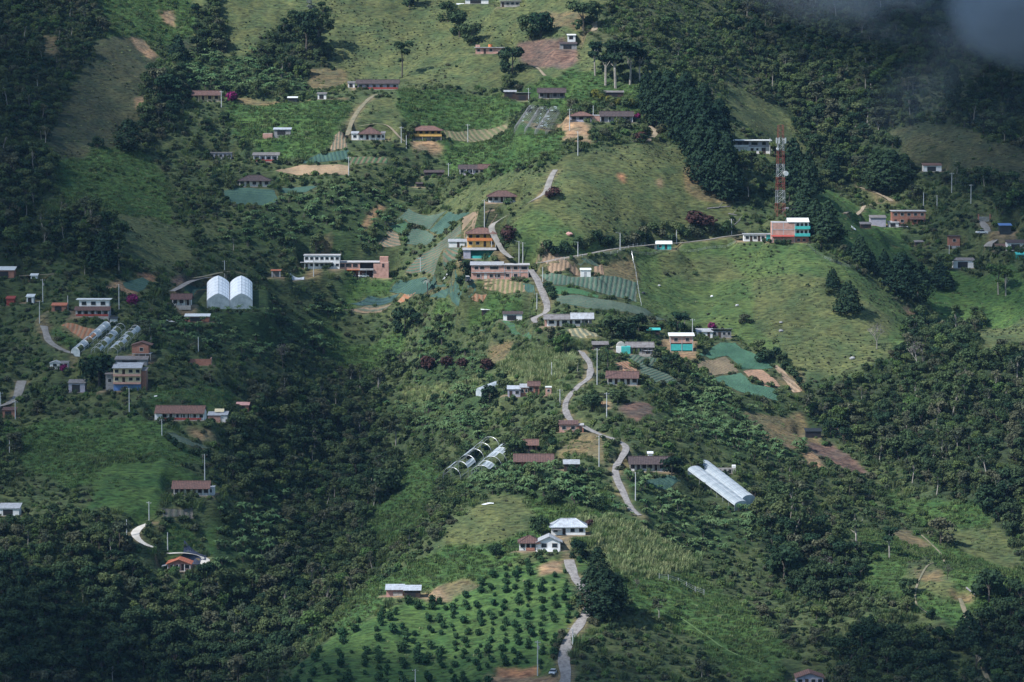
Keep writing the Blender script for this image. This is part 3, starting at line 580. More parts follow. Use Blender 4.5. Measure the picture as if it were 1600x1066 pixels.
    wall(o, -x, -x * .2, 1.5, 7, -1.5, 2.5, 'white'); roof(o, -x, -x * .1, 0, 7, 2.5, 'hip', 'tile', .5, 1.9); veranda(o, -x, -x * .2, 1.5, 1.5, 0, 2.4, 4, 'white', rail=None)
    wall(o, -x * .2 + .01, x * .85, .2, 7, -1.5, 2.9, 'white', 'end', 1.6); roof(o, -x * .2, x * .9, .1, 7, 2.7, 'end', 'zinc', .4, 1.9); MB().box(-x * .25, x * .8, -1.5, -.005, -2.2, .1).build('terrace', T['white'], o)
    window(o, x * .12, .2, 1.7, 1.6, 1.3); window(o, x * .6, .2, 1.7, 1.6, 1.3)
    for q, kk in ((-.85, 0), (-.6, 1), (-.38, 0)): (door if kk else window)(o, q * x, 1.5, .1 if kk else 1.4)
    MB().box(-x * .7, -x * .3, -.1, -.03, .1, 1.0).build('railing', T['brick_red'], o)
    o, W = site('house', 'pale house with bluish grey hip roof behind the orchard house', 'house', 888, 836, 54, 7); x = W / 2
    block(o, -x, x, 0, 6, 0, 1, 'white', 'hip', 'blue_zinc', 4, (.4,), rh=2.2); MB().box(-x, -x * .4, -2, -.01, 1.8, 2.0).build('canopy', T['zinc_old'], o)
    o, W = site('shed', 'left half of the blue-roofed farm shed, pinkish wall', 'shed', 617, 933, 27, 5); x = W / 2
    wall(o, -x, x, .4, 5, -1.5, 2.2, 'pink'); roof(o, -x, x, 0, 5, 2.2, 'shed', 'blue_zinc', .4, .9); wall(o, -x * .2, x * .9, .1, .3, -1, 1.5, 'concrete')
    shed('shed', 'right half of the blue-roofed farm shed, dark and open in front', 644, 934, 28, 5, 2.2, 'blue_zinc', 'wood')
    shed('shed', 'small black shelter with yellow edge above the grey dug plot', 1271, 684, 26, 4, 2.2, 'tankb', 'dark')
    o, W = site('house', 'white-trimmed house with red roof cut by the bottom edge', 'house', 1266, 1073, 42, 6); x = W / 2
    block(o, -x, x, .8, 6, 0, 1, 'lilac', 'end', 'tile_red', 4, (.4,), sh=2.5, o=.5)
    o, W = site('hut', 'bright turquoise hut with white roof on the ridge road', 'hut', 1036, 390, 26, 5, front=-.5); x = W / 2
    wall(o, -x * .7, x, 0, 4.5, -1, 2.2, 'teal'); roof(o, -x * .8, x, 0, 4.5, 2.2, 'gable', 'white_roof', .4, .9); MB().box(-x, -x * .72, .3, 3, -1, 2).build('annex', T['white'], o)
    MB().box(x * .2, x * .5, -.05, -.003, .1, 1.9).build('door', T['dark'], o); window(o, -x * .35, 0, 1.3, 1.1, .9)
    o, W = site('house', 'low white house with turquoise ends beside the brick house under the mast', 'house', 1184, 377, 44, 5); x = W / 2
    wall(o, -x, x * .6, 0, 5, -1.5, 2.6, 'white'); wall(o, x * .6 + .01, x, .1, 5, -1.5, 2.6, 'teal'); roof(o, -x, x, 0, 5, 2.6, 'flat', 'zinc', .4)
    for k in range(5): (door if k in (1, 3) else window)(o, -x * .75 + k * x * .28, 0, 0 if k in (1, 3) else 1.4)
    o, W = site('house', 'three-storey brick house with two green balconies under the telecom mast', 'house', 1235, 379, 58, 9); x = W / 2
    wall(o, -x, x * .25, 0, 8, -2, 7.6, 'brick'); wall(o, x * .255, x, .4, 8, -2.5, 2.4, 'brick_red'); wall(o, x * .255, x, .4, 8, 2.4, 8.0, 'white')
    roof(o, -x * .1, x * .95, .2, 8, 8.0, 'gable', 'white_roof', .5, 1.2); MB().box(-x, -x * .05, 0, 8, 7.6, 7.8).build('floor_slab', T['slab'], o)
    for zz in (2.6, 5.4):
        balcony(o, x * .25, x * 1.05, .4, 1.3, zz, 'teal', 1.0)
        for q in (.4, .62, .85): (door if q == .62 else window)(o, q * x, .4, zz if q == .62 else zz + 1.5, 1.0, 2.0 if q == .62 else 1.2)
    for q in (.45, .75): window(o, q * x, .4, 1.0, 1.2, 1.0)
    for q in (-x, -x * .4, x * .22): MB().box(q, q + .25, -.05, -.003, -1, 7.6).build('column', T['slab'], o)
    MB().box(-x, x * .22, -.08, -.052, 4.9, 5.15).build('beam', T['slab'], o); MB().slab([(-x - .3, -1.6, 2.4), (x * .2, -1.6, 2.4), (x * .2, -.1, 2.9), (-x - .3, -.1, 2.9)], .12).build('canopy', T['redwall'], o)
    wall(o, x * 1.002, x * 1.25, .8, 6, -3, 1.0, 'concrete')
    o, W = site('house', 'two-storey red brick house with projecting tiled porch on the shaded right slope', 'house', 1420, 351, 52, 7); x = W / 2
    block(o, -x, x, 0, 7, 0, 2, 'brick_red', 'flat', 'slab', 5, (.1, .5), sh=2.7, o=.4); MB().slab([(0, -2.6, 2.3), (x * .9, -2.6, 2.3), (x * .9, -.05, 3.0), (0, -.05, 3.0)], .14).build('porch_roof', T['tile'], o)
    for q in (.05, .45, .85): MB().box(q * x, q * x + .2, -2.4, -2.2, -1, 2.3).build('post', T['brick_red'], o)
    shed('shed', 'blue-grey timber shed left of the shaded red brick house', 1372, 352, 26, 5, 3.0, 'zinc_old', 'lilac', opens=False)
    shed('shed', 'low dark shed with grey roof below the blue-grey timber shed', 1353, 357, 18, 4, 1.6, 'zinc_old', 'wood')
    shed('shed', 'white low shed in front of the shaded red brick house', 1396, 355, 18, 3, 1.8, 'zinc', 'white')
    o, W = site('brick_hut', 'tall narrow brick and concrete hut with white corner on a dirt bank', 'hut', 1491, 388, 18, 4); x = W / 2
    wall(o, -x, x, 0, 4, 1.0, 4.8, 'brick_red'); wall(o, -x * .4, x, .1, 4, -2, .98, 'slab'); roof(o, -x, x, 0, 4, 4.8, 'flat', 'tile_dark', .4); window(o, 0, 0, 3.2, 1.2, 1.1)
    shed('shed', 'low hut with faint ridge in the dark middle of the right pasture', 1436, 384, 14, 3, 1.4, 'zinc_old', 'wood')
    shed('shed', 'blue-walled shed at the right edge above the concrete track', 1571, 362, 20, 4, 2.4, 'blue', 'tankb')
    shed('house', 'dark-roofed house with white veranda at the right edge', 1588, 391, 30, 6, 2.8, 'tile_dark', 'white', cat='house')
    shed('shed', 'long low red-roofed shed with white base near the right edge', 1568, 392, 24, 5, 1.6, 'tile_red', 'white')
    shed('shed', 'turquoise shed roof at the right edge below the white veranda house', 1596, 406, 16, 4, 2.0, 'teal', 'teal')
    shed('house', 'white walled house with flat grey roof by a tall pole at the right', 1506, 419, 34, 5, 3.0, 'zinc_old', 'white', cat='house')
    o, W = site('cabin', 'small white metal cabin alone in the tan field by the road', 'cabin', 915, 433, 16, 3); x = W / 2
    wall(o, -x, x, 0, 3, -1, 2.6, 'white'); roof(o, -x, x, 0, 3, 2.6, 'shed', 'white_roof', .25, .5); MB().box(-x * .3, x * .2, -.05, -.003, 0, 1.9).build('door', T['zinc'], o)
    shed('tin_shelter', 'low turquoise roof peeping from shrubs above the turquoise-wrapped house', 1021, 522, 22, 3, 1.4, 'teal', 'wood')
    shed('shed', 'grey sheet roof lying low beside the top of the winding road', 938, 546, 26, 5, 1.6, 'zinc_old', 'wood')

# ------------------------------------------------------------------ roads
ROADS = [  # label-free structure: (name, pixel polyline, width in metres, material)
    ('road', [(876, 1090), (884, 1058), (881, 1030), (888, 1003), (903, 978), (917, 958), (925, 940), (912, 920), (900, 905), (891, 885), (888, 866)], 3.1, 'asphalt'),
    ('road', [(1000, 812), (986, 795), (975, 772), (964, 748), (962, 733), (973, 714), (978, 700), (966, 690), (940, 680), (912, 668), (893, 658), (884, 643), (886, 625), (905, 603), (920, 590), (922, 572), (914, 556), (906, 546)], 2.15, 'asphalt'),
    ('road', [(838, 512), (834, 503), (850, 488), (855, 478), (848, 458), (840, 440), (833, 427), (829, 416)], 2.5, 'asphalt'),
    ('road', [(836, 414), (850, 411), (910, 399), (960, 389), (1030, 382), (1085, 379), (1130, 371), (1160, 366)], 2.2, 'concrete_road'),
    ('road', [(800, 408), (786, 394), (778, 378), (768, 360), (778, 346), (800, 330), (830, 316), (852, 300), (858, 285), (868, 262)], 2.2, 'concrete_road'),
    ('road', [(66, 500), (72, 522), (78, 537), (98, 548), (117, 555)], 2.4, 'concrete_road'),
    ('road', [(338, 433), (318, 434), (295, 442), (268, 458)], 2.4, 'asphalt'),
    ('road', [(-10, 640), (12, 633), (26, 622), (32, 600), (34, 590)], 3.0, 'concrete_road'),
    ('driveway', [(236, 814), (220, 820), (211, 833), (216, 846), (228, 854), (242, 859)], 2.6, 'pale_concrete'),
    ('driveway', [(262, 866), (290, 862), (312, 866), (321, 874), (319, 890)], 2.6, 'pale_concrete'),
    ('track', [(1534, 342), (1543, 362), (1554, 372), (1546, 384), (1543, 392)], 3.0, 'concrete_road'),
    ('path', [(1362, 356), (1375, 372), (1388, 385), (1402, 393)], 2.2, 'concrete_road'),
    ('path', [(1344, 291), (1362, 300), (1385, 308), (1393, 318)], 1.8, 'dirt_road'),
    ('path', [(1320, 335), (1350, 325), (1375, 318)], 1.6, 'dirt_road'),
    ('path', [(923, 24), (929, 40), (927, 50), (912, 54)], 2.4, 'dirt_road'),
    ('path', [(1012, 224), (1024, 212), (1020, 200), (1012, 192)], 1.8, 'dirt_road'),
    ('path', [(542, 216), (550, 190), (566, 165), (588, 146)], 1.8, 'brown_track'),
    ('path', [(820, 200), (850, 195), (900, 187)], 1.8, 'dirt_road'),
    ('path', [(828, 100), (842, 108), (852, 122)], 1.2, 'dirt_road'),
    ('path', [(1500, 930), (1530, 1030), (1548, 1070)], 1.3, 'brown_track'),
    ('path', [(1440, 835), (1475, 878), (1430, 930), (1470, 970)], .6, 'brown_track'),
    ('path', [(300, 436), (360, 424), (420, 440), (500, 430)], 2.0, 'brown_track'),
    ('path', [(30, 432), (88, 428)], 2.2, 'dirt_road'),
    ('path', [(1060, 960), (1110, 1000), (1190, 1040)], .6, 'grass_path'),
    ('path', [(560, 200), (600, 190), (625, 215), (660, 240)], 1.0, 'dirt_road'),
]
def smooth_line(P, step=1.5):
    P = [np.array(p) for p in P]; Q = [2 * P[0] - P[1]] + P + [2 * P[-1] - P[-2]]; out = []
    for i in range(1, len(Q) - 2):
        a, b, c, d = Q[i - 1:i + 3]; n = max(2, int(np.hypot(*(c - b)) / step))
        for k in range(n):
            t = k / n; out.append(.5 * ((2 * b) + (-a + c) * t + (2 * a - 5 * b + 4 * c - d) * t * t + (-a + 3 * b - 3 * c + d) * t ** 3))
    out.append(P[-1]); return np.array(out)
buildings()
RL = []
TUN = [((341, 484), (341, 455), 20), ((377, 484), (377, 455), 20), ((134, 557), (178, 517), 13), ((176, 556), (212, 521), 6), ((1092, 739), (1164, 793), 11), ((724, 751), (779, 710), 15), ((839, 209), (850, 177), 16), ((748, 619), (782, 606), 6)]
for name, P, wd, mt in ROADS:
    L = smooth_line([at(*p) for p in P]); z = hz(L[:, 0], L[:, 1])
    k = min(11, len(z) // 2 * 2 - 1); z = np.convolve(np.pad(z, k // 2, mode='edge'), np.ones(k) / k, 'valid')
    RL.append((name, L, z, wd, mt))
G0 = H.copy()
for name, L, z, wd, mt in RL:
    i0 = np.searchsorted(GX, L[:, 0].min() - 8); i1 = np.searchsorted(GX, L[:, 0].max() + 8)
    j0 = np.searchsorted(GY, L[:, 1].min() - 8); j1 = np.searchsorted(GY, L[:, 1].max() + 8)
    sx, sy = X[j0:j1, i0:i1], Y[j0:j1, i0:i1]
    if sx.size == 0: continue
    best = np.full(sx.shape, 1e9); zz = np.zeros(sx.shape)
    for p, p2, q, q2 in zip(L[:-1], L[1:], z[:-1], z[1:]):
        ab = p2 - p; tt = np.clip(((sx - p[0]) * ab[0] + (sy - p[1]) * ab[1]) / max(ab @ ab, 1e-9), 0, 1)
        d = np.hypot(sx - p[0] - tt * ab[0], sy - p[1] - tt * ab[1]); m = d < best; best = np.where(m, d, best); zz = np.where(m, q + (q2 - q) * tt, zz)
    t = np.clip((best - wd / 2 - .9) / 3.0, 0, 1); t = t * t * (3 - 2 * t)
    H[j0:j1, i0:i1] = H[j0:j1, i0:i1] * t + zz * (1 - t)
for a_, c_, wd in TUN:
    A_, B_ = at(*a_), at(*c_); ab = B_ - A_; tt = ((X - A_[0]) * ab[0] + (Y - A_[1]) * ab[1]) / (ab @ ab); tc_ = np.clip(tt, -.05, 1.05); d = np.hypot(X - A_[0] - tc_ * ab[0], Y - A_[1] - tc_ * ab[1])
    za, zb = float(hz(*A_)), float(hz(*B_)); t = np.clip((d - wd / 2) / 4, 0, 1); t = t * t * (3 - 2 * t); H = np.where(t < 1, H * t + (za + (zb - za) * tc_ - .1) * (1 - t), H)
for x0, x1, y0, y1, z, c in PADS:
    i0 = np.searchsorted(GX, x0 - 8); i1 = np.searchsorted(GX, x1 + 8); j0 = np.searchsorted(GY, y0 - 8); j1 = np.searchsorted(GY, y1 + 8)
    sx, sy = X[j0:j1, i0:i1], Y[j0:j1, i0:i1]
    d = np.hypot(np.maximum(0, np.maximum(x0 - sx, sx - x1)), np.maximum(0, np.maximum(y0 - sy, sy - y1)))
    t = np.clip((d - .6) / np.where(sy < y0, 6.0, 3.5), 0, 1); t = t * t * (3 - 2 * t)
    H[j0:j1, i0:i1] = H[j0:j1, i0:i1] * t + (z - .06) * (1 - t)

# ------------------------------------------------------------------ land cover, drawn as parcels on the ground
COL = {'S': (.056, .080, .038), 'F': (.028, .044, .024), 'L': (.048, .096, .032), 'G': (.064, .104, .040), 'P': (.074, .096, .044), 'Q': (.048, .058, .034),
       'D': (.130, .112, .066), 'T': (.23, .165, .11), 'O': (.27, .15, .09), 'W': (.12, .085, .075), 'B': (.035, .062, .026), 'K': (.10, .13, .055),
       'H': (.062, .078, .042), 'R': (.048, .096, .032), 'V': (.135, .120, .075)}
COVER = [
 ('Q', [(-80, -60), (1700, -60), (1700, 30), (-80, 30)]),
 ('P', [(300, -60), (1000, -60), (1000, 20), (930, 130), (800, 130), (660, 135), (620, 150), (480, 110), (290, 80), (270, 30)]),
 ('F', [(-90, -60), (150, -60), (150, 20), (165, 60), (120, 110), (85, 180), (85, 250), (60, 330), (40, 420), (120, 400), (190, 400), (180, 345), (100, 330), (60, 380), (60, 450), (-90, 440)]),
 ('L', [(150, -20), (300, -20), (300, 60), (265, 70), (165, 60)]),
 ('Q', [(150, 60), (215, 55), (250, 90), (236, 140), (240, 200), (215, 235), (90, 244), (82, 185), (130, 108)]),
 ('F', [(235, 105), (285, 110), (290, 170), (255, 240), (232, 230), (230, 170)]),
 ('B', [(283, 90), (400, 80), (480, 112), (482, 146), (288, 142)]),
 ('F', [(300, 20), (335, 10), (350, 90), (300, 90)]), ('F', [(400, 60), (505, 20), (512, 110), (480, 135), (400, 110)]),
 ('D', [(482, 108), (540, 112), (548, 136), (482, 138)]),
 ('L', [(350, 150), (560, 160), (535, 225), (400, 252), (360, 205)]),
 ('P', [(560, 150), (640, 160), (640, 245), (540, 235), (540, 200)]),
 ('L', [(620, 140), (880, 122), (905, 98), (1010, 140), (1010, 180), (880, 165), (800, 180), (790, 196), (690, 203), (640, 195)]),
 ('L', [(690, 205), (800, 200), (880, 215), (880, 260), (790, 275), (700, 260)]),
 ('D', [(845, 20), (920, 20), (915, 42), (850, 44)]),
 ('W', [(808, 68), (905, 69), (908, 92), (888, 108), (850, 106), (815, 97)]),
 ('H', [(930, 20), (1110, -60), (1130, 20), (1190, 100), (1200, 150), (1120, 130), (1000, 120), (930, 60)]),
 ('F', [(1110, -60), (1720, -60), (1720, 300), (1580, 330), (1400, 255), (1350, 300), (1285, 262), (1240, 218), (1205, 160), (1160, 90)]),
 ('H', [(1420, 130), (1500, 80), (1560, 60), (1550, 120), (1480, 180), (1430, 200)]), ('Q', [(1380, 205), (1480, 200), (1600, 235), (1640, 300), (1420, 255)]),
 ('P', [(1125, 130), (1200, 150), (1245, 205), (1270, 250), (1240, 250), (1200, 212), (1140, 212)]),
 ('S', [(1140, 240), (1215, 240), (1215, 340), (1160, 340)]),
 ('P', [(790, 350), (830, 290), (870, 252), (900, 240), (990, 224), (1050, 224), (1090, 255), (1110, 300), (1150, 322), (1150, 352), (1060, 372), (960, 386), (860, 396), (800, 380)]),
 ('G', [(800, 355), (830, 320), (900, 345), (960, 372), (860, 396), (800, 384)]),
 ('D', [(1068, 265), (1090, 262), (1110, 300), (1140, 320), (1100, 318), (1068, 300)]),
 ('P', [(655, 320), (745, 290), (800, 275), (860, 280), (830, 310), (790, 328), (700, 328)]),
 ('G', [(985, 390), (1050, 384), (1160, 374), (1265, 384), (1310, 422), (1380, 450), (1444, 505), (1440, 530), (1390, 560), (1320, 592), (1230, 560), (1130, 522), (1050, 503), (1000, 478)]),
 ('P', [(1180, 450), (1300, 440), (1390, 500), (1380, 560), (1300, 590), (1230, 560), (1180, 500)]),
 ('P', [(1020, 400), (1140, 395), (1180, 440), (1100, 450), (1030, 440)]),
 ('R', [(1250, 262), (1400, 330), (1420, 400), (1550, 420), (1650, 470), (1650, 500), (1450, 480), (1400, 440), (1330, 402), (1262, 350)]),
 ('P', [(1500, 520), (1650, 480), (1650, 560), (1520, 575)]),
 ('F', [(1290, 600), (1400, 550), (1430, 500), (1530, 480), (1530, 560), (1700, 560), (1700, 860), (1600, 850), (1540, 800), (1440, 762), (1400, 712), (1330, 690), (1250, 640)]),
 ('L', [(1380, 762), (1540, 790), (1560, 830), (1470, 822), (1380, 800)]),
 ('P', [(1470, 822), (1580, 822), (1590, 880), (1490, 884)]),
 ('L', [(1320, 830), (1420, 830), (1640, 900), (1600, 1000), (1500, 990), (1400, 935), (1330, 880)]),
 ('P', [(1420, 850), (1500, 900), (1480, 950), (1420, 920)]),
 ('F', [(1190, 800), (1270, 790), (1290, 830), (1355, 880), (1360, 925), (1290, 942), (1230, 900), (1185, 860)]),
 ('F', [(1510, 965), (1640, 940), (1680, 1130), (1530, 1130)]), ('F', [(1300, 990), (1400, 1005), (1470, 1010), (1480, 1130), (1300, 1130)]),
 ('L', [(950, 892), (1100, 902), (1180, 962), (1220, 1010), (1180, 1130), (890, 1130), (915, 985), (960, 950)]),
 ('S', [(950, 960), (1060, 980), (1160, 1060), (1160, 1130), (900, 1130), (910, 1000)]),
 ('L', [(500, 965), (600, 905), (700, 850), (830, 790), (850, 850), (760, 905), (600, 945), (520, 995)]),
 ('R', [(820, 868), (905, 868), (905, 955), (880, 1010), (862, 1066), (840, 1130), (390, 1130), (520, 990), (600, 955), (700, 922)]),
 ('P', [(740, 790), (830, 772), (900, 790), (880, 820), (760, 840), (690, 845)]),
 ('L', [(820, 770), (960, 765), (960, 800), (900, 850), (830, 840)]),
 ('L', [(570, 800), (630, 720), (690, 735), (680, 790), (630, 850), (570, 850)]),
 ('F', [(330, 880), (380, 780), (350, 700), (400, 620), (480, 590), (560, 640), (612, 720), (602, 770), (572, 822), (602, 880), (525, 952), (440, 1030), (410, 1130), (-90, 1130), (-90, 830), (60, 820), (190, 850), (200, 880), (250, 905), (330, 900)]),
 ('S', [(100, 900), (130, 880), (140, 960), (110, 980)]),
 ('L', [(240, 812), (300, 815), (312, 858), (245, 855)]), ('R', [(320, 820), (400, 800), (360, 880), (325, 880)]),
 ('L', [(20, 660), (240, 660), (320, 720), (270, 760), (100, 760), (30, 720)]), ('R', [(150, 730), (260, 720), (330, 760), (230, 800), (130, 800)]),
 ('L', [(230, 620), (370, 620), (370, 650), (230, 640)]),
 ('L', [(90, 245), (230, 235), (260, 290), (280, 350), (170, 340), (80, 330)]), ('P', [(172, 330), (240, 335), (295, 360), (305, 420), (240, 420), (190, 390)]),
 ('K', [(905, 802), (1000, 815), (1100, 860), (1095, 902), (1010, 900), (915, 885)]),
 ('B', [(985, 755), (1180, 792), (1180, 850), (1095, 868), (1020, 826), (965, 798)]),
 ('B', [(740, 738), (950, 748), (935, 790), (840, 788), (742, 776)]),
 ('B', [(590, 620), (750, 600), (765, 685), (650, 692)]), ('K', [(640, 590), (745, 585), (740, 610), (640, 620)]),
 ('B', [(360, 470), (530, 432), (640, 436), (540, 478), (520, 560), (400, 565), (250, 522), (210, 500)]),
 ('B', [(430, 300), (640, 320), (600, 400), (460, 392), (350, 380)]),
 ('B', [(660, 520), (740, 525), (760, 590), (660, 590)]), ('K', [(770, 560), (860, 545), (900, 575), (880, 620), (800, 590)]),
 ('B', [(1080, 592), (1150, 612), (1270, 650), (1270, 722), (1150, 722), (1030, 650)]),
 ('B', [(340, 780), (440, 770), (430, 900), (330, 880)]),
 ('L', [(680, 470), (830, 470), (830, 500), (680, 495)]), ('L', [(560, 440), (620, 430), (630, 450), (560, 478), (500, 500)]), ('L', [(500, 500), (640, 490), (620, 560), (520, 550)]),
 ('D', [(870, 707), (905, 684), (940, 678), (947, 706), (945, 730), (875, 722)]),
 ('W', [(972, 640), (1000, 628), (1018, 632), (1021, 648), (995, 662)]),
 ('D', [(762, 545), (800, 533), (790, 562), (765, 572)]), ('T', [(935, 632), (965, 630), (960, 645), (938, 642)]),
 ('T', [(1030, 532), (1090, 535), (1088, 562), (1055, 560), (1030, 545)]),
 ('T', [(1180, 655), (1245, 652), (1262, 690), (1230, 700)]), ('D', [(1160, 640), (1250, 640), (1290, 700), (1200, 690)]),
 ('W', [(1262, 692), (1300, 690), (1362, 736), (1340, 744), (1272, 709)]), ('T', [(1250, 706), (1275, 706), (1290, 732), (1270, 732)]),
 ('T', [(1305, 668), (1320, 672), (1320, 684), (1308, 680)]),
 ('T', [(662, 918), (700, 915), (706, 936), (668, 940)]), ('D', [(690, 912), (740, 900), (760, 912), (700, 930)]),
 ('O', [(780, 1038), (838, 1040), (838, 1056), (780, 1056)]), ('T', [(760, 1050), (870, 1052), (880, 1080), (760, 1080)]), ('T', [(845, 885), (876, 872), (880, 896), (850, 900)]),
 ('T', [(205, 60), (222, 60), (248, 88), (235, 92), (212, 76)]), ('T', [(250, 18), (270, 18), (275, 44), (256, 40)]), ('D', [(66, 55), (90, 55), (92, 88), (72, 88)]), ('T', [(217, 150), (235, 152), (232, 176), (220, 170)]),
 ('O', [(966, 272), (976, 272), (976, 284), (970, 284)]), ('T', [(1026, 282), (1033, 282), (1033, 292), (1026, 292)]),
 ('T', [(590, 320), (600, 322), (576, 362), (566, 360)]), ('T', [(495, 372), (525, 372), (520, 385), (495, 388)]),
 ('D', [(370, 153), (545, 152), (545, 157), (370, 158)]),
 ('D', [(935, 402), (988, 397), (996, 440), (948, 431)]), ('O', [(215, 428), (238, 427), (248, 437), (237, 441)]),
 ('T', [(635, 440), (720, 428), (740, 434), (640, 446)]),
 ('T', [(1410, 480), (1425, 482), (1442, 500), (1425, 498)]), ('D', [(1200, 590), (1250, 575), (1262, 612), (1225, 600)]),
 ('T', [(644, 222), (680, 222), (700, 240), (650, 245)]), ('T', [(870, 192), (920, 196), (925, 226), (880, 220)]), ('D', [(1335, 455), (1345, 455), (1345, 460), (1335, 460)]),
 ('V', [(1395, 832), (1430, 832), (1450, 850), (1430, 856)]), ('D', [(1430, 890), (1480, 892), (1470, 910), (1435, 905)]), ('D', [(1480, 920), (1530, 925), (1520, 945), (1490, 940)]),
 ('T', [(180, 438), (215, 445), (218, 466), (190, 458), (160, 450)]), ('T', [(93, 510), (118, 507), (160, 512), (150, 528), (135, 535), (110, 521)]),
 ('W', [(268, 436), (312, 433), (290, 446), (270, 448)]), ('T', [(290, 670), (320, 671), (338, 684), (310, 688)]),
 ('L', [(75, 515), (92, 512), (125, 535), (110, 548), (82, 536)]),
]
def inpoly(px, py, P):
    ins = np.zeros(px.shape, bool); n = len(P)
    for i in range(n):
        x1, y1 = P[i]; x2, y2 = P[i - 1]
        if y1 == y2: continue
        ins ^= ((y1 > py) != (y2 > py)) & (px < (x2 - x1) * (py - y1) / (y2 - y1) + x1)
    return ins
RX = np.arange(-330, 330.5, 1.0); RY = np.arange(1000, 1800.5, 1.0); RXX, RYY = np.meshgrid(RX, RY)
_jx = RXX + 2.5 * fbm(RXX, RYY, 9, 2, 71) + 4 * fbm(RXX, RYY, 30, 2, 72); _jy = RYY + 3.5 * fbm(RXX, RYY, 9, 2, 73) + 6 * fbm(RXX, RYY, 30, 2, 74)
CLS = np.full(RXX.shape, 'S', dtype='<U1')
def world_poly(P): return np.array([at(*p) for p in P])
for c, P in COVER:
    Wp = world_poly(P); fine = c in 'TOWD'
    CLS[inpoly(RXX * .6 + _jx * .4 if fine else _jx, RYY * .6 + _jy * .4 if fine else _jy, Wp)] = c

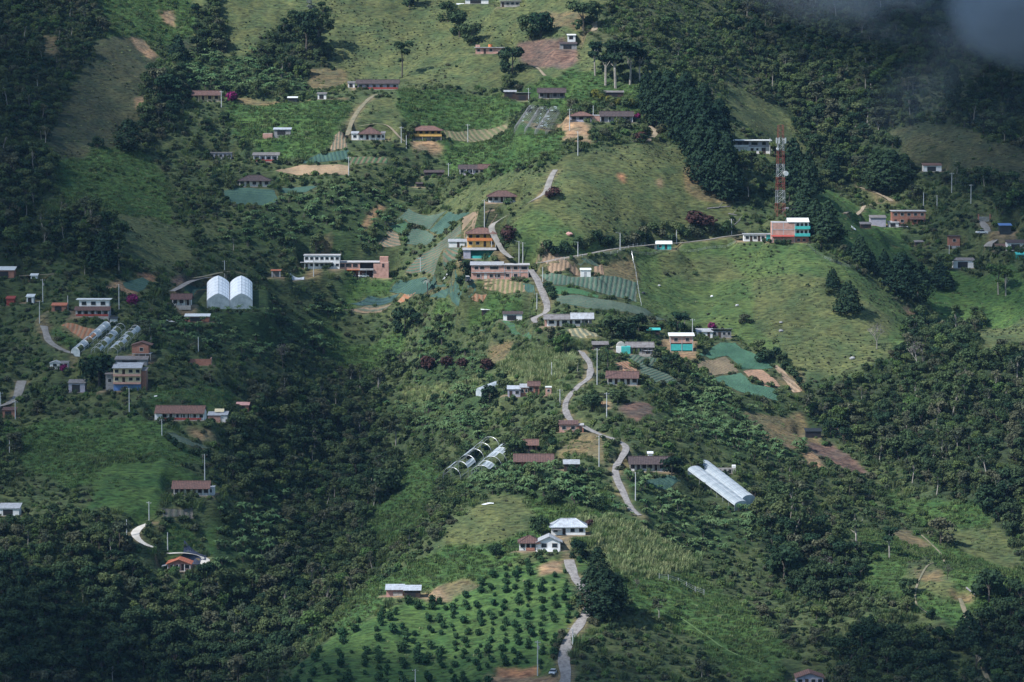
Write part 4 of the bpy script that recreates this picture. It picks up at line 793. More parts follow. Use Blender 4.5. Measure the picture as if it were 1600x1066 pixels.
# crop plots: (pixel polygon, soil or gap colour, crop colour, row angle degrees, row spacing)
TEAL, TEAL2, GREY, GRN = (.060, .115, .085), (.045, .092, .082), (.105, .125, .095), (.055, .12, .05)
TAN, ORG, BRN = (.27, .19, .13), (.30, .14, .08), (.16, .12, .085)
FIELDS = [
 ('grey green', [(606, 353), (638, 326), (697, 330), (672, 358), (647, 352), (633, 343)], GREY, TEAL, 25, 1.1),
 ('strong teal', [(673, 359), (700, 332), (736, 331), (703, 353), (686, 369)], TEAL2, TEAL, 35, 1.0),
 ('', [(610, 356), (632, 345), (645, 353), (632, 367), (622, 366)], TEAL, GRN, 30, 1.0),
 ('', [(634, 370), (646, 356), (671, 361), (681, 373), (667, 383), (634, 381)], GREY, TEAL, 20, 1.1),
 ('', [(592, 383), (607, 358), (621, 367), (625, 383)], TAN, GREY, 20, 1.4),
 ('', [(632, 426), (650, 404), (720, 350), (723, 386), (696, 420), (662, 426)], BRN, TEAL, 40, 1.2),
 ('', [(723, 340), (740, 331), (777, 338), (760, 357), (722, 362)], TAN, (.22, .17, .12), 15, 1.3), 
 ('', [(608, 456), (626, 437), (664, 433), (720, 440), (682, 449), (626, 458)], TEAL, TEAL2, 10, 1.1),
 ('', [(547, 476), (576, 464), (624, 459), (614, 472), (570, 478)], (.05, .09, .10), TEAL2, 8, 1.0),
 ('', [(536, 486), (572, 479), (613, 475), (600, 486), (560, 489)], TAN, GREY, 5, 1.4), ('', [(617, 475), (631, 460), (650, 457), (630, 472)], TAN, ORG, 60, 1.4),
 ('', [(671, 465), (691, 452), (744, 450), (734, 467)], TEAL, TEAL2, 75, 1.2), ('', [(736, 467), (743, 456), (761, 456), (754, 467)], ORG, TAN, 80, 1.8),
 ('', [(752, 446), (761, 436), (816, 442), (823, 455), (800, 459), (776, 452)], TAN, (.11, .13, .06), 96, 1.9), ('', [(814, 444), (832, 447), (835, 461), (825, 458)], TEAL, TEAL2, 90, 1.2),
 ('', [(832, 421), (900, 416), (909, 431), (858, 429)], TAN, (.21, .155, .11), 100, 1.6), ('', [(902, 412), (929, 407), (937, 417), (907, 418)], TEAL, GREY, 10, 1.1),
 ('', [(927, 418), (941, 414), (944, 430), (927, 431)], (.26, .17, .12), TAN, 90, 1.6),
 ('', [(842, 430), (900, 434), (950, 432), (994, 441), (994, 472), (950, 462), (866, 445)], (.12, .14, .11), TEAL, 96, 1.7),
 ('', [(864, 448), (936, 463), (934, 467), (868, 461)], (.05, .14, .075), GRN, 10, 1.0), ('', [(867, 465), (940, 469), (1010, 484), (1040, 500), (1000, 492), (940, 485), (874, 477)], TEAL, GREY, 8, 1.2),
 ('', [(978, 556), (1020, 558), (1032, 577), (1064, 600), (1010, 595), (992, 568)], TEAL, (.10, .12, .09), 115, 1.3), ('', [(958, 568), (984, 565), (1003, 590), (974, 585)], ORG, TAN, 60, 1.8),
 ('', [(1076, 571), (1134, 558), (1154, 580), (1111, 589)], BRN, (.20, .17, .11), 20, 1.5), ('', [(1090, 561), (1124, 535), (1148, 535), (1198, 567), (1208, 576), (1161, 577), (1137, 556)], TEAL, (.06, .15, .09), 30, 1.1),
 ('', [(1162, 580), (1190, 578), (1220, 604), (1200, 605), (1176, 597)], (.36, .21, .15), TAN, 12, 1.6), ('', [(1112, 592), (1157, 582), (1174, 600), (1209, 607), (1216, 627), (1200, 623), (1150, 611)], TEAL, (.07, .16, .10), 20, 1.1),
 ('', [(1208, 573), (1214, 571), (1254, 610), (1238, 613)], TAN, (.36, .27, .19), 45, 2.4),
 ('', [(997, 750), (1040, 743), (1064, 750), (1025, 764)], TEAL, TEAL2, 10, 1.1), ('', [(886, 516), (912, 513), (940, 528), (906, 530)], (.30, .26, .16), GREY, 70, 1.7),
 ('', [(473, 251), (500, 241), (543, 235), (545, 251), (473, 256)], TEAL, TEAL2, 80, 1.6), ('', [(546, 248), (606, 248), (606, 257), (545, 259)], BRN, (.05, .11, .05), 105, 2.0),
 ('', [(430, 267), (470, 258), (545, 259), (545, 274), (462, 274)], (.28, .22, .14), TAN, 5, 1.8), ('', [(522, 214), (541, 212), (543, 232), (516, 236)], GREY, TAN, 90, 1.4),
 ('', [(349, 298), (390, 294), (430, 298), (434, 314), (415, 322), (352, 318)], TEAL2, TEAL, 5, 1.1), ('', [(441, 294), (498, 291), (480, 301), (441, 303)], TEAL2, TEAL, 5, 1.1),
 ('', [(692, 204), (740, 201), (795, 194), (788, 208), (712, 220)], (.21, .17, .11), (.10, .12, .06), 70, 2.0),
 ('', [(190, 442), (224, 435), (234, 441), (218, 458), (197, 451)], TEAL, TEAL2, 10, 1.2), ('', [(272, 457), (300, 446), (330, 437), (322, 448), (300, 464)], TEAL, TEAL2, 30, 1.2),
 ('', [(95, 510), (118, 508), (158, 513), (148, 526), (134, 532), (112, 520)], TAN, ORG, 100, 1.8), ('', [(255, 674), (275, 678), (300, 690), (334, 702), (305, 700), (272, 690)], TEAL, GREY, 20, 1.2),
 ('', [(252, 796), (300, 793), (302, 811), (256, 811)], (.13, .12, .11), (.09, .10, .08), 90, 2.0), ('', [(720, 500), (800, 505), (840, 515), (830, 524), (730, 518)], TEAL, GRN, 10, 1.3),
]
for _, P, *_r in FIELDS: CLS[inpoly(RXX, RYY, world_poly(P))] = 'C'
COL['C'] = (.10, .10, .06); COL['V'] = (.135, .120, .075); COL['Y'] = (.19, .155, .11)
_nz = fbm(RXX, RYY, 5, 2, 77)
for name, L, z, wd, mt in RL:
    if wd < 1.5: continue
    for p in L[::2]:
        j0, i0 = int(round(p[1] - 1000)), int(round(p[0] + 330)); q = 3
        if j0 < q or i0 < q or j0 > len(RY) - q - 2 or i0 > len(RX) - q - 2: continue
        sl_ = (slice(j0 - q, j0 + q + 1), slice(i0 - q, i0 + q + 1)); d = np.hypot(RXX[sl_] - p[0], RYY[sl_] - p[1]); CLS[sl_] = np.where((d < wd / 2 + .9 + _nz[sl_] * 1.6) & (CLS[sl_] != 'C'), 'V', CLS[sl_])
for x0, x1, y0, y1, z, c in PADS:
    j0, j1, i0, i1 = int(y0 - 1003), int(y1 - 998), int(x0 + 328), int(x1 + 332); sl_ = (slice(max(j0, 0), max(j1, 0)), slice(max(i0, 0), max(i1, 0)))
    d = np.maximum(np.maximum(x0 - RXX[sl_], RXX[sl_] - x1), np.maximum(y0 - RYY[sl_], RYY[sl_] - y1)); CLS[sl_] = np.where((d < .3 + _nz[sl_] * 2.5) & (CLS[sl_] != 'C'), 'Y', CLS[sl_])

# keep-clear maps
KEEP = np.zeros(RXX.shape, bool); TALL = np.zeros(RXX.shape, bool)
def clear(x0, x1, y0, y1, arr):
    i0, i1 = np.searchsorted(RX, [x0, x1]); j0, j1 = np.searchsorted(RY, [y0, y1]); arr[max(j0, 0):max(j1, 0), max(i0, 0):max(i1, 0)] = True
for x0, x1, y0, y1, z, c in PADS:
    clear(x0, x1, y0, y1, KEEP)
    big = c not in ('hut', 'shed', 'shelter', 'ruin', 'tent')
    clear(x0 + .5, x1 - .5, y0 - (15 if big else 9), y0, TALL)
for a_, c_, wd in TUN:
    A_, B_ = at(*a_), at(*c_)
    for q in range(21):
        p = A_ + (B_ - A_) * q / 20; clear(p[0] - wd / 2 - 1, p[0] + wd / 2 + 1, p[1] - 1.5, p[1] + 1.5, KEEP); clear(p[0] - wd / 2, p[0] + wd / 2, p[1] - 8, p[1], TALL)
for name, L, z, wd, mt in RL:
    for p in L[::2]:
        clear(p[0] - wd / 2 - 1, p[0] + wd / 2 + 1, p[1] - wd / 2 - 1, p[1] + wd / 2 + 1, KEEP)
        if wd > 2: clear(p[0] - wd / 2 - .2, p[0] + wd / 2 + .2, p[1] - 8, p[1], TALL)
KEEP |= (CLS == 'C')
_c = CLS == 'C'
for s in range(1, 14): TALL[:-s] |= _c[s:]
def cell(x, y):
    return np.clip(np.round(y - 1000).astype(int), 0, len(RY) - 1), np.clip(np.round(x + 330).astype(int), 0, len(RX) - 1)

# ------------------------------------------------------------------ terrain mesh
pal = np.zeros(RXX.shape + (3,))
for c, v in COL.items(): pal[CLS == c] = v
inner = pal.copy()
for s in ((1, 0), (-1, 0), (0, 1), (0, -1)): inner = inner + np.roll(pal, s, (0, 1))
pal = inner / 5
jj, ii = cell(X, Y); vc = pal[jj, ii]
outside = (X < -329) | (X > 329) | (Y < 1001) | (Y > 1799)
vc[outside] = COL['S']
vc = vc * (1 + .22 * fbm(X, Y, 26, 3, 91) + .10 * fbm(X, Y, 3, 1, 92))[..., None]
ny, nx = X.shape
V = np.stack([X, Y, H], -1).reshape(-1, 3)
idx = np.arange(ny * nx).reshape(ny, nx)
F = np.stack([idx[:-1, :-1], idx[:-1, 1:], idx[1:, 1:], idx[1:, :-1]], -1).reshape(-1, 4)
m, n, l, b = nodes('hillside_ground'); b.inputs['Roughness'].default_value = .95; b.inputs['Specular IOR Level'].default_value = .15
ca = n.new('ShaderNodeAttribute'); ca.attribute_name = 'cover'
tc = n.new('ShaderNodeTexCoord'); mp = n.new('ShaderNodeMapping'); mp.inputs['Scale'].default_value = (.35, .9, 1.5); l.new(tc.outputs['Object'], mp.inputs[0])
t1 = noise_node(n, l, 1.0, 6, mp.outputs[0], .65); t2 = noise_node(n, l, .12, 5, tc.outputs['Object'], .6)
r1 = ramp(n, l, t1.outputs[0], [(.36, (.45, .43, .45)), (.52, (1, 1, 1)), (.66, (1.5, 1.42, 1.25))])
r2 = ramp(n, l, t2.outputs[0], [(.35, (.74, .84, .80)), (.65, (1.3, 1.12, .98))])
mx = n.new('ShaderNodeMix'); mx.data_type = 'RGBA'; mx.blend_type = 'MULTIPLY'; mx.inputs[0].default_value = 1; l.new(ca.outputs['Color'], mx.inputs[6]); l.new(r1.outputs[0], mx.inputs[7])
mx2 = n.new('ShaderNodeMix'); mx2.data_type = 'RGBA'; mx2.blend_type = 'MULTIPLY'; mx2.inputs[0].default_value = 1; l.new(mx.outputs[2], mx2.inputs[6]); l.new(r2.outputs[0], mx2.inputs[7])
l.new(mx2.outputs[2], b.inputs['Base Color'])
bp = n.new('ShaderNodeBump'); bp.inputs['Strength'].default_value = .9; bp.inputs['Distance'].default_value = .5; l.new(t1.outputs[0], bp.inputs['Height']); l.new(bp.outputs[0], b.inputs['Normal'])
me = np_mesh('hillside', V, F, [m], smooth=True)
a = me.color_attributes.new('cover', 'FLOAT_COLOR', 'POINT'); a.data.foreach_set('color', np.concatenate([vc.reshape(-1, 3), np.ones((ny * nx, 1))], 1).astype(np.float32).ravel())
hill = bpy.data.objects.new('hillside', me); C.objects.link(hill); hill['kind'] = 'structure'

# ------------------------------------------------------------------ road surfaces and crop plots, thin sheets on the ground
def rmat(name, c, c2, sc=.5): return M(name, c, .95, .3, sc, c2)
RM = {'asphalt': rmat('worn_asphalt', (.25, .235, .225), (.13, .12, .115), .9), 'concrete_road': rmat('old_concrete_road', (.25, .235, .215), (.15, .14, .125)), 'pale_concrete': rmat('new_concrete_drive', (.62, .58, .52), (.46, .42, .36)),
      'dirt_road': rmat('dirt_track', (.30, .24, .17), (.17, .14, .09)), 'brown_track': rmat('brown_track', (.20, .165, .11), (.10, .11, .06)), 'grass_path': rmat('grassy_path', (.10, .16, .05), (.07, .12, .04))}
for name, L, z, wd, mt in RL:
    nrm = np.gradient(L, axis=0); nrm = nrm / np.maximum(np.hypot(nrm[:, 0], nrm[:, 1]), 1e-6)[:, None]; nv = np.stack([-nrm[:, 1], nrm[:, 0]], -1)
    off = np.linspace(-.5, .5, 5); V = []; nL = len(L)
    jw = 1 + .2 * vnoise(np.arange(nL) / 3.0, np.zeros(nL), 5)
    for k in range(nL):
        for o_ in off:
            p = L[k] + nv[k] * o_ * wd * jw[k]; V.append((p[0], p[1], z[k] + .16 + (.05 if abs(o_) < .4 else 0)))
    F = [(k * 5 + q, (k + 1) * 5 + q, (k + 1) * 5 + q + 1, k * 5 + q + 1) for k in range(nL - 1) for q in range(4)]
    F = np.array(F); me = np_mesh(name, np.array(V), F, [RM[mt]], smooth=True)
    o = bpy.data.objects.new(name, me); C.objects.link(o); o['kind'] = 'structure'
FM = {}
def field_mat(soil, crop, ang, per):
    key = (soil, crop, ang, per)
    if key in FM: return FM[key]
    m, n, l, b = nodes('crop_rows'); b.inputs['Roughness'].default_value = .95; b.inputs['Specular IOR Level'].default_value = .15
    tc = n.new('ShaderNodeTexCoord'); mp = n.new('ShaderNodeMapping'); mp.inputs['Rotation'].default_value = (0, 0, R(ang)); l.new(tc.outputs['Object'], mp.inputs[0])
    nz = noise_node(n, l, .35, 3, tc.outputs['Object'])
    sx = n.new('ShaderNodeSeparateXYZ'); l.new(mp.outputs[0], sx.inputs[0])
    ad = n.new('ShaderNodeMath'); ad.operation = 'MULTIPLY_ADD'; ad.inputs[1].default_value = .25; l.new(nz.outputs[0], ad.inputs[0]); l.new(sx.outputs[1], ad.inputs[2])
    mu = n.new('ShaderNodeMath'); mu.operation = 'MULTIPLY'; mu.inputs[1].default_value = 2 * math.pi / per; l.new(ad.outputs[0], mu.inputs[0])
    si = n.new('ShaderNodeMath'); si.operation = 'SINE'; l.new(mu.outputs[0], si.inputs[0])
    n2 = noise_node(n, l, .9, 4, tc.outputs['Object'], .7); a2 = n.new('ShaderNodeMath'); a2.operation = 'MULTIPLY_ADD'; a2.inputs[1].default_value = 5.0; l.new(n2.outputs[0], a2.inputs[0]); l.new(si.outputs[0], a2.inputs[2])
    mr = n.new('ShaderNodeMapRange'); mr.inputs[1].default_value = 1.2; mr.inputs[2].default_value = 3.4; l.new(a2.outputs[0], mr.inputs[0])
    mx = n.new('ShaderNodeMix'); mx.data_type = 'RGBA'; l.new(mr.outputs[0], mx.inputs[0]); mx.inputs[6].default_value = (*soil, 1); mx.inputs[7].default_value = (*crop, 1)
    n3 = noise_node(n, l, .12, 4, tc.outputs['Object']); r3 = ramp(n, l, n3.outputs[0], [(.35, (.72, .75, .75)), (.65, (1.2, 1.15, 1.1))]); m3 = n.new('ShaderNodeMix'); m3.data_type = 'RGBA'; m3.blend_type = 'MULTIPLY'; m3.inputs[0].default_value = 1
    l.new(mx.outputs[2], m3.inputs[6]); l.new(r3.outputs[0], m3.inputs[7]); l.new(m3.outputs[2], b.inputs['Base Color'])
    bp = n.new('ShaderNodeBump'); bp.inputs['Strength'].default_value = .7; bp.inputs['Distance'].default_value = .4; l.new(mr.outputs[0], bp.inputs['Height']); l.new(bp.outputs[0], b.inputs['Normal'])
    FM[key] = m; return m
for fn, P, soil, crop, ang, per in FIELDS:
    Wp = world_poly(P); E = []
    for k in range(len(Wp)):
        a_, b_ = Wp[k], Wp[(k + 1) % len(Wp)]; nseg = max(1, int(np.hypot(*(b_ - a_)) / 1.5))
        for q in range(nseg):
            p = a_ + (b_ - a_) * q / nseg; E.append(p + .5 * np.array([float(vnoise(np.array(p[0] / 4), np.array(p[1] / 4), 7)), float(vnoise(np.array(p[0] / 4), np.array(p[1] / 4), 8))]) )
    E = np.array(E); gx, gy = np.meshgrid(np.arange(E[:, 0].min(), E[:, 0].max(), 1.3), np.arange(E[:, 1].min(), E[:, 1].max(), 1.3))
    gx = gx.ravel(); gy = gy.ravel(); ok = inpoly(gx, gy, E); gx, gy = gx[ok], gy[ok]
    pts = [Vector(p) for p in E] + [Vector((a_, b_)) for a_, b_ in zip(gx, gy)]
    r = delaunay_2d_cdt(pts, [], [list(range(len(E)))], 1, 1e-4)
    me = bpy.data.meshes.new('crop_plot'); vv = [(p.x, p.y, float(hz(p.x, p.y)) + .14) for p in r[0]]
    me.from_pydata(vv, [], r[2]); me.materials.append(field_mat(soil, crop, ang, per)); me.polygons.foreach_set('use_smooth', np.ones(len(me.polygons), bool)); me.update()
    o = bpy.data.objects.new('field', me); C.objects.link(o); o['kind'] = 'structure'

# ------------------------------------------------------------------ vegetation: prototypes
def quads(P, N, S, asp=1.0):
    """leaf-clump faces at P with normals near N and size S"""
    n = len(P); N = N / np.maximum(np.linalg.norm(N, axis=1), 1e-6)[:, None]
    r = RNG.normal(size=(n, 3)); U = np.cross(N, r); U /= np.maximum(np.linalg.norm(U, axis=1), 1e-6)[:, None]; W = np.cross(N, U)
    S = S[:, None]; k = RNG.uniform(.55, 1.0, (n, 1))
    V = np.stack([P - U * S - W * S * k * asp, P + U * S * k - W * S * asp, P + U * S + W * S * k * asp, P - U * S * k + W * S * asp], 1)
    return V.reshape(-1, 3), np.arange(4 * n).reshape(n, 4)
def crown_leaves(lobes, n, size, jit=.55, up=.35):
    """leaves spread through the outer shell of many overlapping clumps"""
    tot = sum(r[0] * r[0] for _, r in lobes); Ps, Ns, Ts = [], [], []
    for c, r in lobes:
        k = max(6, int(n * r[0] * r[0] / tot)); d = RNG.normal(size=(k, 3)); d[:, 2] += .25; d /= np.linalg.norm(d, axis=1)[:, None]
        rad = RNG.uniform(.62, 1.08, (k, 1)); Ps.append(np.array(c) + d * np.array(r) * rad)
        Ns.append(d + np.array([0, 0, up]) + RNG.normal(size=(k, 3)) * jit); Ts.append(np.clip(RNG.normal(.5 + RNG.normal() * .16, .16, k), 0, 1))
    P = np.concatenate(Ps); N = np.concatenate(Ns); T_ = np.concatenate(Ts)
    V, F = quads(P, N, RNG.uniform(.7, 1.3, len(P)) * size); return V, F, T_
def tube_np(pts, rads, k=5):
    mb = MB()
    for a, b, r1, r2 in zip(pts[:-1], pts[1:], rads[:-1], rads[1:]): mb.bar(a, b, r1, k, r2)
    return mb
BARK = M('bark', (.10, .085, .07), .9, .4, 2.0); PALEBARK = M('pale_bark', (.36, .33, .29), .9, .3, 2.0, (.2, .18, .16)); DEADBARK = M('grey_dead_wood', (.26, .24, .25), .9, .3, 2.0)
FOL = {
 'dark': foliage('forest_leaves', (.026, .054, .031), (.062, .092, .044), .25), 'mid': foliage('scrub_leaves', (.054, .092, .042), (.105, .130, .058), .3),
 'light': foliage('bright_leaves', (.070, .130, .044), (.120, .155, .058), .3), 'conifer': foliage('conifer_needles', (.016, .034, .022), (.028, .050, .028), .1, .4),
 'banana': foliage('banana_leaves', (.070, .140, .062), (.130, .190, .085), .35, .55), 'cane': foliage('cane_leaves', (.20, .27, .12), (.31, .33, .17), .4, .5),
 'purple': foliage('bougainvillea_blossom', (.16, .02, .09), (.20, .03, .11), .2), 'maroon': foliage('maroon_leaves', (.055, .032, .030), (.075, .040, .036), .2),
 'orchard': foliage('citrus_leaves', (.028, .074, .036), (.052, .100, .046), .25), 'grey': foliage('dry_twigs', (.13, .12, .125), (.17, .15, .145), .2), 'hedge': foliage('yellow_green_leaves', (.10, .12, .03), (.15, .15, .04), .3),
 'silver': foliage('silvery_leaves', (.14, .17, .15), (.2, .22, .19), .3), 'olive': foliage('olive_leaves', (.062, .080, .050), (.105, .108, .066), .25),
}
def proto(kind, seed):
    """crown mesh data (V, F, tone) and trunk builder for a plant kind about its foot"""
    global RNG
    RNG = np.random.default_rng(seed); u = RNG.uniform
    if kind == 'broad':
        H_, Rr = u(5.5, 8), u(2.8, 3.8); lobes = []
        for k in range(int(u(9, 14))):
            a = u(0, 6.28); q = math.sqrt(u(0, 1)) * Rr * .75; r = u(.9, 1.55)
            lobes.append(((math.cos(a) * q, math.sin(a) * q, H_ - 1.2 - q * q / Rr * .35 + u(-.9, .5)), (r * 1.15, r * 1.15, r * .85)))
        for k in range(5): a = u(0, 6.28); lobes.append(((math.cos(a) * Rr * .7, math.sin(a) * Rr * .7, u(1.6, 3.2)), (1.3, 1.3, 1.1)))
        V, F, T_ = crown_leaves(lobes, 900, .27)
        tr = tube_np([(0, 0, -.6), (.1, 0, H_ * .35), (u(-.4, .4), u(-.4, .4), H_ * .6)], [.28, .2, .12])
        for k in range(4): a = u(0, 6.28); tr.bar((.1, 0, H_ * .35), (math.cos(a) * Rr * .6, math.sin(a) * Rr * .6, H_ * .75), .11, 4, .04)
    elif kind == 'open':       # taller, gappy crown on a visible pale trunk
        H_ = u(8, 11); lobes = []
        for k in range(9): a = u(0, 6.28); q = u(.3, 2.4); r = u(.6, 1.15); lobes.append(((math.cos(a) * q, math.sin(a) * q, H_ * u(.5, 1)), (r * 1.2, r * 1.2, r * .8)))
        V, F, T_ = crown_leaves(lobes, 560, .24)
        tr = tube_np([(0, 0, -.6), (.2, 0, H_ * .4), (u(-.5, .5), u(-.5, .5), H_ * .9)], [.24, .19, .07])
        for c, r in lobes[:6]: tr.bar((.2, 0, H_ * .42), c, .08, 4, .03)
    elif kind == 'shrub':
        lobes = [((u(-.8, .8), u(-.8, .8), u(.3, 1.1)), (u(.5, .9),) * 2 + (u(.45, .8),)) for k in range(5)]
        V, F, T_ = crown_leaves(lobes, 170, .20); tr = tube_np([(0, 0, -.4), (0, 0, .7)], [.07, .04], 4)
    elif kind == 'bush':
        r = 1.15; lobes = [((u(-.4, .4), u(-.4, .4), u(1.0, 1.7)), (u(.75, 1.05),) * 2 + (u(.8, 1.0),)) for k in range(4)]
        V, F, T_ = crown_leaves(lobes, 260, .17); tr = tube_np([(0, 0, -.4), (0, 0, 1.2)], [.10, .06], 5)
    elif kind == 'conifer':
        H_ = 1.0; n = 1500; t = 1 - np.sqrt(RNG.uniform(.001, 1, n)); a = RNG.uniform(0, 6.283, n); br = np.sin(t * 60 + np.sin(a * 3 + seed)) * .10
        lob = 1 + .16 * np.sin(a * 3 + t * 9) + .12 * np.sin(a * 7 - t * 23); rr = (1 - t) ** .75 * .42 * lob * (1 + br) * RNG.uniform(.75, 1.05, n) * np.clip(t / .10 + .55, 0, 1)
        P = np.stack([np.cos(a) * rr, np.sin(a) * rr, .06 + t * .95], -1); N = np.stack([np.cos(a), np.sin(a), np.full(n, .75)], -1) + RNG.normal(size=(n, 3)) * .5
        T_ = np.clip(RNG.normal(.5, .2, n) + .15 * np.sin(a * 5 + t * 30), 0, 1); V, F = quads(P, N, RNG.uniform(.018, .034, n)); tr = tube_np([(0, 0, -.05), (0, 0, .95)], [.022, .004], 5)
    elif kind == 'cypress':    # heavy dark column with drooping layers, unit height
        n = 2600; t = RNG.uniform(0, 1, n) ** .9; a = RNG.uniform(0, 6.283, n)
        prof = np.clip(np.minimum(.55 + t * 1.6, 1.25 * (1.03 - t) ** .55), 0, 1) * .24; lob = 1 + .22 * np.sin(a * 3 + t * 14 + seed) + .18 * np.sin(a * 5 - t * 25) + .1 * np.sin(t * 70 + a)
        rr = prof * lob * RNG.uniform(.7, 1.05, n); P = np.stack([np.cos(a) * rr, np.sin(a) * rr, .05 + t * .95], -1)
        N = np.stack([np.cos(a), np.sin(a), np.full(n, .6)], -1) + RNG.normal(size=(n, 3)) * .5; T_ = np.clip(RNG.normal(.5, .15, n) + .25 * np.sin(a * 4 + t * 22), 0, 1)
        V, F = quads(P, N, RNG.uniform(.010, .020, n)); tr = tube_np([(0, 0, -.04), (0, 0, .9)], [.018, .004], 5)
    elif kind == 'banana':
        Vs, Fs, Ts = [], [], []; n0 = 0; tr = MB()
        for s in range(RNG.integers(2, 4)):
            bx, by, h = u(-.9, .9), u(-.9, .9), u(1.4, 2.6); tr.bar((bx, by, -.3), (bx, by, h), .13, 5, .08)
            for k in range(RNG.integers(7, 10)):
                a = u(0, 6.28); L = u(1.5, 2.3); ca_, sa = math.cos(a), math.sin(a); rise = u(.5, 1.1); tone = u(.2, .9); w_ = u(.26, .36)
                pr = []
                for q in range(5):
                    t = q / 4; d = L * t; z = h + rise * math.sin(t * 2.4) * L * .55 - t * t * .5; ww = w_ * math.sin(math.pi * min(1, .18 + t * .8)) + .02
                    pr += [(bx + ca_ * d - sa * ww, by + sa * d + ca_ * ww, z - ww * .3), (bx + ca_ * d, by + sa * d, z), (bx + ca_ * d + sa * ww, by + sa * d - ca_ * ww, z - ww * .3)]
                Vs += pr
                for q in range(4):
                    for e in (0, 1): Fs.append((n0 + q * 3 + e, n0 + q * 3 + e + 1, n0 + q * 3 + e + 4, n0 + q * 3 + e + 3)); Ts.append(min(1, max(0, tone + u(-.15, .15))))
                n0 += 15
        V, F, T_ = np.array(Vs), np.array(Fs), np.array(Ts)
    elif kind in ('cane', 'grass'):
        hh, sp, nb, ww = (2.3, 1.1, 46, .07) if kind == 'cane' else (.75, .8, 36, .06)
        Vs, Fs, Ts = [], [], []; n0 = 0
        for k in range(nb):
            bx, by = u(-sp, sp), u(-sp, sp); a = u(0, 6.28); h = hh * u(.6, 1.1); b_ = u(.15, .55) * h; c_, s_ = math.cos(a), math.sin(a); tn = u(.1, .95)
            for t, w_ in ((0, ww), (.6, ww), (1, ww * .3)):
                Vs += [(bx + c_ * b_ * t * t - s_ * w_, by + s_ * b_ * t * t + c_ * w_, h * t - (.12 * h if t == 1 else 0) - .1), (bx + c_ * b_ * t * t + s_ * w_, by + s_ * b_ * t * t - c_ * w_, h * t - (.12 * h if t == 1 else 0) - .1)]
            Fs += [(n0, n0 + 1, n0 + 3, n0 + 2), (n0 + 2, n0 + 3, n0 + 5, n0 + 4)]; Ts += [tn, tn]; n0 += 6
        V, F, T_ = np.array(Vs), np.array(Fs), np.array(Ts); tr = None
    elif kind == 'palm':
        Vs, Fs, Ts = [], [], []; n0 = 0; H_ = u(4, 5.5)
        for k in range(16):
            a = u(0, 6.28); L = u(2, 2.8); up = u(-.1, .9); c_, s_ = math.cos(a), math.sin(a)
            for q in range(6):
                t = q / 5; z = H_ + up * L * t - 1.3 * t * t; w_ = .32 * math.sin(math.pi * min(1, .12 + t * .85)) + .02
                Vs += [(c_ * L * t - s_ * w_, s_ * L * t + c_ * w_, z - .15), (c_ * L * t + s_ * w_, s_ * L * t - c_ * w_, z - .15)]
            for q in range(5): Fs.append((n0 + 2 * q, n0 + 2 * q + 1, n0 + 2 * q + 3, n0 + 2 * q + 2)); Ts.append(u(.2, .8))
            n0 += 12
        V, F, T_ = np.array(Vs), np.array(Fs), np.array(Ts); tr = tube_np([(0, 0, -.5), (.15, 0, H_)], [.2, .13], 6)
    elif kind == 'twiggy':     # leafless grey tree
        tr = MB(); Vs = []; 
        def grow(p, d, L, r, lv):
            q = p + d * L; tr.bar(p, q, r, 4, r * .6)
            if lv == 0: return
            for k in range(3): grow(q, (d + Vector((u(-.8, .8), u(-.8, .8), u(-.1, .6)))).normalized(), L * .68, r * .58, lv - 1)
        grow(Vector((0, 0, -.4)), Vector((0, 0, 1)), 2.2, .16, 4); V, F, T_ = crown_leaves([((0, 0, 4.6), (2.0, 2.0, 1.6))], 170, .10)
    return (V, F, T_), tr
def mesh_pair(kind, seed, fol, bark=None, joined=False):
    (V, F, T_), tr = proto(kind, seed); cm = np_mesh(kind + '_crown', V, F, [FOL[fol]], T_)
    tm = None
    if tr is not None:
        tm = bpy.data.meshes.new('trunk'); tm.from_pydata(tr.v, [], tr.f); tm.materials.append(bark or BARK); tm.update()
    if not joined: return cm, tm
    if tr is None: return cm
    tv = np.array(tr.v); tq = [f for f in tr.f if len(f) == 4]; V2 = np.concatenate([V, tv]); F2 = np.concatenate([F, np.array(tq) + len(V)])
    me = np_mesh(kind, V2, F2, [FOL[fol], bark or BARK], np.concatenate([T_, np.full(len(tq), .5)]), np.concatenate([np.zeros(len(F)), np.ones(len(tq))]))
    return me

def plant(name, cm, tm, x, y, s, rz, label, cat, group=None, sz=None, sink=.1, crown='crown'):
    """one tree or bush as a thing: crown and trunk under an empty at its foot"""
    o = empty(name, (x, y, float(hz(x, y)) - sink), rz, label, cat, group); o.scale = (s, s, sz or s)
    c = bpy.data.objects.new(crown, cm); C.objects.link(c); c.parent = o
    if tm is not None: t = bpy.data.objects.new('trunk', tm); C.objects.link(t); t.parent = o
    return o
def scatter(cls, spacing, keep_tall=True, seed=1, prob=1.0, margin=70, patch=None, jit=.48):
    rg = np.random.default_rng(seed); gx, gy = np.meshgrid(np.arange(-310, 310, spacing), np.arange(1000, 1795, spacing))
    gx = (gx + rg.uniform(-jit, jit, gx.shape) * spacing).ravel(); gy = (gy + rg.uniform(-jit, jit, gy.shape) * spacing).ravel()
    j, i = cell(gx, gy); ok = np.isin(CLS[j, i], list(cls)) & ~KEEP[j, i]
    if keep_tall: ok &= ~TALL[j, i]
    if patch is not None: ok &= fbm(gx, gy, patch[0], 2, seed + 5) > patch[1]
    ok &= rg.uniform(0, 1, gx.shape) < prob
    gx, gy = gx[ok], gy[ok]; z = hz(gx, gy); px, py, _ = project(gx, gy, z)
    ok = (px > -margin) & (px < 1600 + margin) & (py > -margin) & (py < 1066 + margin + 40)
    return gx[ok], gy[ok], z[ok]

